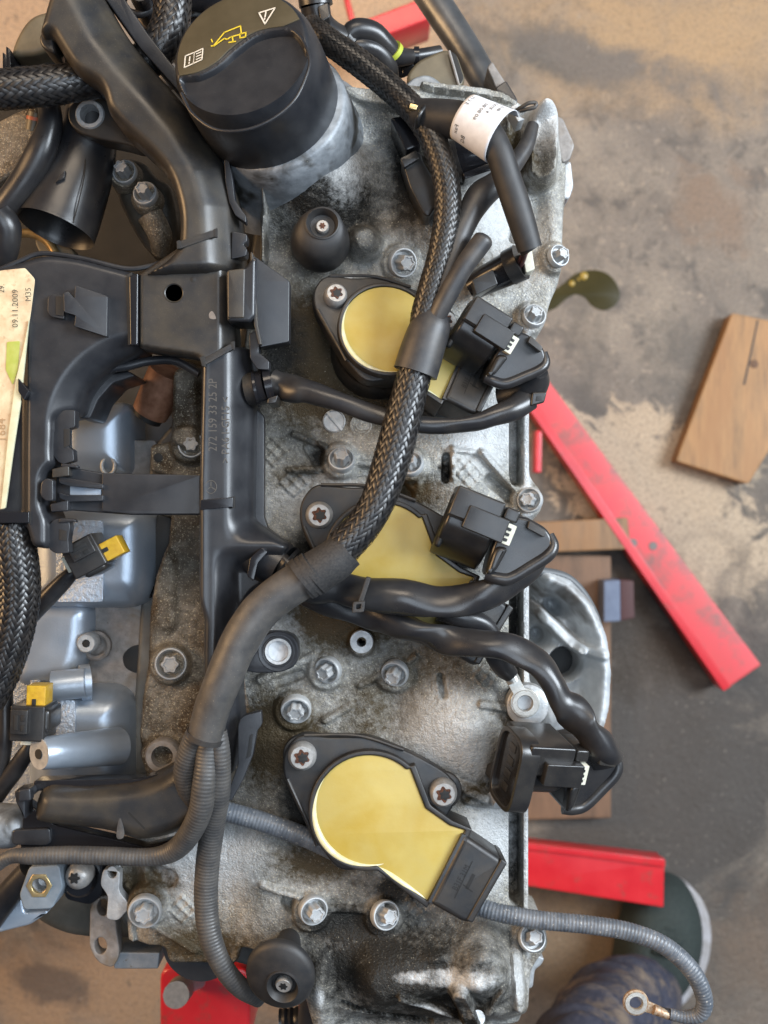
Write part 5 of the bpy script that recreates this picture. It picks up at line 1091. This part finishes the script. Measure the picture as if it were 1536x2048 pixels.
h_('dark_conduit', [(446, 1622, 8, 20), (500, 1636, 8, 20), (550, 1652, 8, 20), (620, 1678, 8, 20), (690, 1712, 8, 20)], m_conduit_blue, 'blue-grey ribbed conduit passing behind the lowest coil', 'conduit', n=20, ribs=RB, step=1.6)
# earth cable with ring terminal
ec = thing('earth_cable', 'ribbed earth cable looping out at the lower right with a rusty ring end', 'cable', P(1200, 1860, 10))
MB().tube([(890, 1800, 4, 17), (950, 1812, 10, 18), (1000, 1826, 14, 18), (1080, 1840, 16, 18), (1180, 1850, 18, 18), (1260, 1864, 20, 18), (1330, 1892, 22, 18), (1384, 1942, 22, 18), (1408, 1994, 20, 17), (1402, 2026, 18, 16), (1372, 2034, 16, 13), (1340, 2028, 15, 11)], n=20, ribs=(7.0, .03), step=1.6).build('conduit', m_conduit_blue, ec)
MB().tube([(1352, 2032, 15, 11), (1322, 2024, 14, 10)], n=14).build('sleeve_end', m_tape, ec)
def ring_terminal(parent, cx, cy, h, r, hole, dx, dy, m, ln=60, wd=20):
    a = math.atan2(dy, dx); pts = []
    for k in range(21):
        b = a + .45 + (2 * PI - .9) * k / 20; pts.append((cx + r * math.cos(b), cy + r * math.sin(b)))
    nx, ny = -math.sin(a), math.cos(a); c, s_ = math.cos(a), math.sin(a)
    pts += [(cx + c * ln - nx * wd / 2, cy + s_ * ln - ny * wd / 2), (cx + c * ln + nx * wd / 2, cy + s_ * ln + ny * wd / 2)]
    t = MB().plate([pts, circ(cx, cy, hole, 24)], h - 2, h, 1.5).build('ring_terminal', m, parent)
    MB().lathe([(r * .86, h - .2), (r * .84, h + .8), (hole * 1.1, h + .9), (hole, h + .3), (hole, h - 2)], cx, cy, flat(h), 32).build('ring_face', m_plated, t)
    mb = MB().tube([(cx + c * (ln - 14), cy + s_ * (ln - 14), h + 1, wd * .55), (cx + c * (ln + 18), cy + s_ * (ln + 18), h + 1, wd * .5)], n=14); mb.build('crimp', m, t)
ring_terminal(ec, 1272, 2006, 14, 26, 13, 54, 20, mat('rusted_terminal', (.30, .17, .08), (.42, .36, .28), .5, .4, scale=500, dust=(.2, .08, .03), dscale=700, dlo=.5, dhi=.65), 52, 18)
# hose from the upper outlet to the upper plug
h_('wire_hose', [(548, 770, 24, 30), (566, 774, 26, 27), (594, 780, 30, 30), (620, 784, 32, 26), (680, 804, 36, 20), (740, 826, 38, 19), (820, 846, 39, 18), (890, 852, 40, 18), (950, 846, 40, 19), (990, 832, 40, 20), (1024, 818, 38, 24), (1054, 796, 34, 28)], m_hose, 'thin black hose from the duct outlet to the uppermost plug', n=24, wob=.05, step=3.5, seed=8, squash=.8, flop=.6)
g1 = thing('wire_hose', 'wide flattened black hose from the duct outlet to the middle plug', 'hose', P(800, 1190, 30))
MB().tube([(560, 1140, 26, 40), (620, 1170, 30, 36), (676, 1176, 34, 33), (720, 1186, 38, 34), (800, 1194, 40, 36), (880, 1202, 40, 36), (950, 1196, 40, 33), (1010, 1172, 40, 30), (1056, 1144, 38, 26), (1076, 1112, 36, 24)], n=30, wob=.06, step=3.5, seed=2, squash=.66, flop=.5).build('hose', m_hose, g1)
h_('wire_hose', [(610, 1172, 18, 38), (660, 1196, 22, 36), (730, 1222, 26, 34), (800, 1250, 30, 32), (880, 1276, 34, 30), (960, 1288, 38, 29), (1020, 1296, 40, 31), (1076, 1326, 40, 32), (1104, 1364, 40, 27), (1122, 1398, 40, 27), (1142, 1420, 39, 36), (1158, 1444, 38, 40), (1172, 1460, 37, 36), (1196, 1486, 34, 38), (1212, 1520, 28, 36)], m_hose, 'long black hose from the duct outlet curving to the lowest plug', n=30, wob=.07, step=3.5, seed=4, squash=.66, flop=.8)
g3 = thing('earth_lead', 'crumpled black lead ending in a plated ring on the cover edge', 'lead', P(980, 1290, 20))
MB().tube([(880, 1220, 28, 28), (930, 1240, 28, 28), (970, 1262, 26, 27), (990, 1300, 22, 25), (1008, 1336, 18, 22), (1022, 1352, 16, 16)], n=26, wob=.10, step=3.5, seed=11, squash=.7, flop=.6).build('sleeve', m_hose, g3)
ring_terminal(g3, 1050, 1406, 12, 30, 15, -26, -50, m_plated, 62, 26)
mb = MB()
for k in range(4): mb.tube([(1014 + 5 * k, 1340 - k, 16, 3), (1022 + 4 * k, 1362 - k, 14.5, 3)], n=8)
mb.build('strands', m_plated, g3)
MB().lathe([(44, 2), (42, 9), (36, 10), (15, 10)], 1056, 1412, None, 28).build('terminal_boss', m_cast_clean, cover)
# zip tie round the flattened hose
zt = thing('zip_tie', 'worn black zip tie round the flattened hose', 'zip tie', P(720, 1190, 40))
MB().plate(rnd([(732, 1154), (742, 1156), (722, 1218), (712, 1214)], 3, 2), 44, 53, 2, flat(52)).build('strap', m_tape, zt)
hd = MB().plate([rnd([(706, 1204), (730, 1202), (728, 1224), (704, 1226)], 3, 2), rnd([(713, 1209), (722, 1208), (721, 1217), (712, 1218)], 1, 1)], 46, 57, 1.5, flat(56)).build('head', m_tape, zt)
MB().plate(rnd([(712, 1208), (723, 1207), (722, 1218), (711, 1219)], 1, 1), 46, 53.5, .3, flat(54)).build('slot', m_void, hd)
# top right: pale-labelled hose, thin dusty hoses
lb = thing('labelled_hose', 'black hose bent beneath the white paper label', 'hose', P(980, 260, 40))
MB().tube([(838, 232, 40, 34), (880, 236, 46, 37), (930, 244, 52, 38), (970, 266, 58, 33), (996, 300, 60, 28), (1016, 360, 58, 28), (1036, 420, 56, 28), (1060, 498, 52, 25)], n=30, step=4).build('hose', m_matte, lb)
MB().tube([(1057, 492, 52.5, 22), (1062, 500, 52, 22)], n=24).build('open_end', m_core, lb)
mb = MB().tube([(832 + 0, 268, 40, 5), (836, 236, 52, 5), (852, 212, 50, 5), (874, 204, 44, 5)], n=10); mb.build('clip_band', m_plug, lb)
MB().plate(rnd([(820, 206), (836, 210), (832, 220), (818, 216)], 2, 2), 44, 50, 1).build('brass_tip', m_brass, lb)
# the label: a bent sheet of paper wrapped over the hose
Lc = [(930, 236, 92), (1040, 262, 92)]
def label_mesh(u0, u1, v0, v1, off, nu=14, nv=24, thick=.35):
    """part of a rolled paper strip: u along the hose, v round it"""
    a = Vector(P(928, 234, 52)); b = Vector(P(1004, 274, 59)); ax = (b - a).normalized(); up = Vector((0, 0, 1)); sd = ax.cross(up).normalized(); nz = sd.cross(ax)
    Ln = (b - a).length
    def pt(u, v):
        R_ = (48 + 9 * u) * S * .92 + off * 1e-3; th = rad(v); rz = R_ * .86
        return a + ax * (u * Ln) + sd * (R_ * math.sin(th)) + nz * (rz * math.cos(th))
    vs = []; fs = []
    for lay in (0, 1):
        for i in range(nu + 1):
            for j in range(nv + 1):
                p = pt(u0 + (u1 - u0) * i / nu, v0 + (v1 - v0) * j / nv)
                vs.append(p)
    fs = [(i * (nv + 1) + j, i * (nv + 1) + j + 1, (i + 1) * (nv + 1) + j + 1, (i + 1) * (nv + 1) + j) for i in range(nu) for j in range(nv)]
    return vs[:len(vs) // 2], fs, pt
vs, fs, lpt = label_mesh(0, 1, -105, 150, 0)
mb = MB().add(vs, fs); pl = mb.build('paper_label', m_paper, sharp=180); tag(pl, 'white printed paper label with a barcode wrapped round the bent black hose', 'paper label')
md = pl.modifiers.new('thickness', 'SOLIDIFY'); md.thickness = .0003; md.offset = -1
def label_text(mb, txt, u, v, size, flip):
    cu = bpy.data.curves.new('t', 'FONT'); cu.body = txt; cu.size = 1; cu.align_x = 'CENTER'; cu.align_y = 'CENTER'; cu.resolution_u = 2
    ob = bpy.data.objects.new('t', cu); me = bpy.data.meshes.new_from_object(ob); _, _, pt = label_mesh(0, 1, 0, 1, .14)
    vs = [pt(u + q.co.y * size / 100 * (-1 if flip else 1) * .9, v - q.co.x * size * 1.1 * (-1 if flip else 1)) for q in me.vertices]
    mb.add(vs, [list(p.vertices) for p in me.polygons], [True] * len(me.polygons)); bpy.data.objects.remove(ob)
mb = MB(); label_text(mb, 'Fax', .14, 50, 15, True); label_text(mb, 'BG', .36, 66, 16, True); label_text(mb, '08.08.09', .46, -12, 13, True); label_text(mb, '1XGE 4', .62, -34, 12, True); label_text(mb, '2148', .78, -40, 11, True); label_text(mb, 'U 3 E', .10, -26, 13, True)
_, _, pt = label_mesh(0, 1, 0, 1, .14)
v = -62
r_ = np.random.default_rng(5)
while v > -103:
    wd = r_.uniform(.8, 2.6); mb.add([pt(.62, v), pt(.96, v), pt(.96, v - wd), pt(.62, v - wd)], [(0, 1, 2, 3)], [True]); v -= wd + r_.uniform(.9, 2.4)
mb.build('print', m_ink, pl)
h_('thin_hose', [(1066, 250, 24, 12), (1054, 288, 28, 16), (1034, 320, 32, 18), (996, 364, 38, 24), (962, 392, 40, 28), (938, 430, 42, 25), (916, 480, 44, 23), (896, 540, 46, 23), (876, 600, 46, 24), (862, 640, 46, 22)], m_shrink, 'grey dusty hose slanting from the top right casting into the shrink tube', n=22, wob=.03, step=5, seed=6)
st_ = thing('capped_hose', 'short capped grey hose end pointing up beside the fine braided sleeve', 'hose', P(930, 540, 40))
MB().tube([(870, 640, 50, 18), (892, 596, 52, 20), (926, 536, 54, 20), (956, 494, 54, 21), (968, 478, 54, 20), (972, 472, 54, 12)], n=24, step=4).build('hose', m_shrink, st_)
lw_ = thing('lifting_wire', 'twisted wire loop on top of the upper right casting', 'wire', P(1060, 212, 20))
MB().tube([(1030, 222, 22, 4), (1044, 214, 26, 4), (1058, 206, 28, 4), (1072, 206, 28, 4), (1070, 214, 28, 4), (1056, 218, 27, 4), (1040, 222, 24, 4)], n=10, step=3).build('loop', m_conduit, lw_)
MB().plate(rnd([(1020, 214), (1036, 204), (1040, 232), (1050, 238), (1036, 244)], 3, 2), 6, 22, 2).build('seat', m_zinc, lw_)
# knock sensor plug under the hose end
ks = thing('sensor_plug', 'round black sensor plug with bare wires below the open hose end', 'plug', P(1000, 545, 10))
MB().tube([(946, 574, 8, 26), (980, 556, 14, 30), (1020, 536, 20, 34)], n=26).build('body', m_gloss, ks)
mb = MB().tube([(1018, 536, 20, 36), (1042, 524, 23, 37)], n=28); mb.build('collar', m_plug, ks)
MB().plate(rnd([(944, 560), (986, 538), (996, 568), (952, 590)], 3, 2), 10, 26, 2).build('tab', m_plug, ks)
mb = MB()
for k, (dx, dy) in enumerate(((0, 0), (8, -5), (4, 7))): mb.tube([(1036 + dx, 528 + dy, 26, 4), (1044 + dx, 512 + dy, 34, 4), (1048 + dx, 496 + dy, 44, 4)], n=8)
mb.build('wires', mat('maroon_wire', (.12, .05, .045), None, .5), ks)
MB().plate(rnd([(1044, 500), (1064, 500), (1070, 538), (1052, 546)], 3, 2), 14, 30, 2).build('ivory_clip', m_lock, ks)
# small fuel injector plugs with amber locks
def injector_plug(cx, cy, h, spin, wire, label):
    M = local(cx, cy, h, 1.0, spin); t = thing('injector_plug', label, 'plug', P(cx, cy, h - 20), 'injector plugs with amber locks')
    b = MB().plate(rnd(rect(-34, -24, 34, 46), 3, 2), -14, 10, 3, M).build('body', m_plug, t)
    MB().plate(rnd([(-30, -18), (4, -18), (4, 30), (-30, 30)], 2, 2), 6, 13, 1.5, M).build('latch', m_plug, b)
    for q in (rect(-22, -8, -14, 22), rect(-8, -8, 0, 4), rect(-8, 12, 0, 24)): MB().plate(rnd(q, 1, 1), 12, 13.4, .2, M).build('window', m_void, b)
    MB().plate(rnd(rect(10, -18, 42, 30), 10, 3), -16, 8, 8, M).build('barrel', m_plug, b)
    lk = MB().plate(rnd(rect(-8, -62, 30, -22), 2, 2), -8, 6, 2, M).build('lock', m_amber, t); MB().plate(rnd(rect(4, -36, 12, -24), 1, 1), 4, 6.6, .3, M).build('notch', m_void, lk)
    MB().plate(rnd(rect(-20, 46, 14, 58), 2, 2), -10, 4, 2, M).build('seal', m_lock, t)
    MB().tube(wire, n=16, step=5).build('wire', m_hose, t)
injector_plug(186, 1106, 8, 62, [(152, 1138, 4, 12), (130, 1160, 2, 17), (96, 1194, -2, 19), (60, 1232, -8, 19), (20, 1280, -14, 19)], 'small black plug with amber lock below the duct bridge, on the silver manifold')
injector_plug(66, 1430, 8, 2, [(60, 1486, 4, 10), (52, 1506, 2, 16), (30, 1540, -2, 18), (6, 1572, -6, 18), (-20, 1610, -10, 18)], 'small black plug with upright amber lock at the left edge')
h_('grey_cable', [(6, 1330, -2, 16), (10, 1400, -2, 16), (10, 1470, -2, 16), (2, 1530, -4, 16), (-10, 1580, -6, 16)], m_hose, 'straight dark cable running down the left edge past the amber-locked plug', 'cable', n=16)
h_('edge_pipe', [(-20, 1840, -30, 26), (20, 1786, -24, 26), (60, 1740, -20, 24)], m_hose, 'black pipe entering at the left edge under the brass insert', 'pipe', n=20)
h_('grey_stub', [(-30, 1650, 0, 44), (20, 1652, -2, 44), (34, 1654, -4, 40)], m_neck, 'grey dusty pipe stub at the left edge beneath the lower duct arm', 'pipe', n=26)
# bottom left: brass insert lug, stainless screw
lg = thing('mounting_lug', 'grey plastic lug with a hexagonal brass insert at the lower left', 'mounting lug', P(78, 1780, -20))
MB().plate([rnd([(38, 1790), (58, 1734), (118, 1730), (126, 1776), (104, 1818), (48, 1820)], 8, 4), circ(78, 1772, 14)], -34, -2, 3).build('lug', mat('slate_plastic', (.13, .16, .19), (.17, .20, .23), .45, scale=150, bump=.2, dust=(.3, .28, .24), dscale=1200, dlo=.64, dhi=.76), lg)
MB().plate([circ(78, 1772, 26, 6), circ(78, 1772, 15)], -6, -1.2, 1).build('brass_insert', m_brass, lg)
MB().lathe([(15, -1.4), (14, -3), (12, -12), (.01, -13)], 78, 1772, flat(-2), 28).build('thread', m_zinc, lg)
MB().plate(rnd([(26, 1800), (44, 1790), (48, 1826), (100, 1822), (60, 1850), (-20, 1870), (-20, 1840)], 8, 3), -60, -30, 5).build('lug_base', m_silver, lg)
sw = thing('torx_screw', 'shiny round-headed screw beside the brass insert lug', 'screw', P(152, 1758, -20))
MB().lathe([(27, -16), (27, -10), (24, -6), (14, -3.6), (9, -3.5)], 152, 1758, local(0, 0, 0) if False else None, 32).build('head', m_screw, sw)
MB().plate(star(148, 1757, 12, .34), -4.4, -3.2, .1).build('recess', m_void, sw)
MB().lathe([(34, -40), (34, -18), (28, -16)], 156, 1764, None, 28).build('sleeve', m_gloss, sw)
MB().plate(rnd([(118, 1716), (210, 1716), (206, 1790), (180, 1812), (130, 1800)], 10, 3), -70, -26, 6).build('dark_bracket', m_gloss, sw)

# ================================================================== SILVER HOUSING BESIDE THE ENGINE
def f_house():
    global H
    H -= 30 * sstep((1090 - X) / 60)
    line = [(1072, 1146), (1120, 1166), (1160, 1206), (1186, 1262), (1196, 1330), (1192, 1400), (1176, 1470)]
    H += 26 * sstep(1 - edge_dist(X, Y, line) / 46)
    rib(1056, 1206, 1150, 1292, 14, 18, 12, 16); rib(1150, 1292, 1196, 1300, 10, 8, 4, 14)
    dome(1112, 1212, 34, 26, -26, 40); dome(1082, 1272, 24, 30, -26); dome(1126, 1326, 66, 66, 16); dome(1126, 1326, 36, 38, -46, soft=.45)
    dome(1110, 1430, 70, 60, 10)
eh = small_field('silver_housing', [(1010, 1136), (1078, 1138), (1130, 1156), (1176, 1204), (1204, 1270), (1212, 1340), (1208, 1410), (1186, 1480), (1010, 1490)], -110,
    mat('bright_casting', (.34, .36, .375), (.50, .52, .53), .50, .12, scale=60, bump=.3, bscale=500, rough2=.5, big=((.12, .11, .10), 34, .50, .68)), f_house, 80, 'pale silver housing with a dark round hole showing past the right cover edge', 'housing', step=3)
MB().lathe([(32, -126), (.01, -125.5)], 1126, 1326, flat(-125), 24).build('port', m_void, eh)
MB().tube([(1066, 1140, -90, 10), (1140, 1160, -95, 9), (1190, 1230, -100, 8), (1210, 1330, -110, 8), (1208, 1420, -120, 8)], n=12).build('seam_cable', mat('grey_cable', (.08, .085, .09), None, .5), eh)
MB().plate(rnd([(1086, 220), (1126, 236), (1150, 290), (1140, 320), (1124, 326), (1108, 280)], 6, 3), -60, -14, 4).build('corner_lug', m_gasket, cover)
MB().plate(rnd([(1116, 330), (1142, 320), (1148, 372), (1138, 400), (1112, 392)], 8, 3), -70, -22, 5).build('corner_block', m_cast_clean, cover)
MB().plate(rnd([(1056, 1900), (1090, 1918), (1082, 1932), (1070, 1940), (1066, 1976), (1052, 1980)], 6, 3), -60, -20, 4).build('lower_lug', m_cast_clean, cover)
# the engine's flank below the cover, so the edges do not float
blk_ = MB().plate(rnd([(520, 380), (1060, 220), (1070, 500), (1046, 700), (1040, 1820), (1010, 2090), (640, 2090), (600, 1960), (330, 1890), (240, 1850), (300, 900), (470, 700)], 20, 4), -420, -44, 10, flat(-44)).build('engine_block', mat('engine_block_casting', (.11, .105, .095), (.20, .19, .17), .5, .4, scale=50, bump=.4, bscale=300))
tag(blk_, 'dark engine block casting beneath the aluminium valve cover', 'engine block')
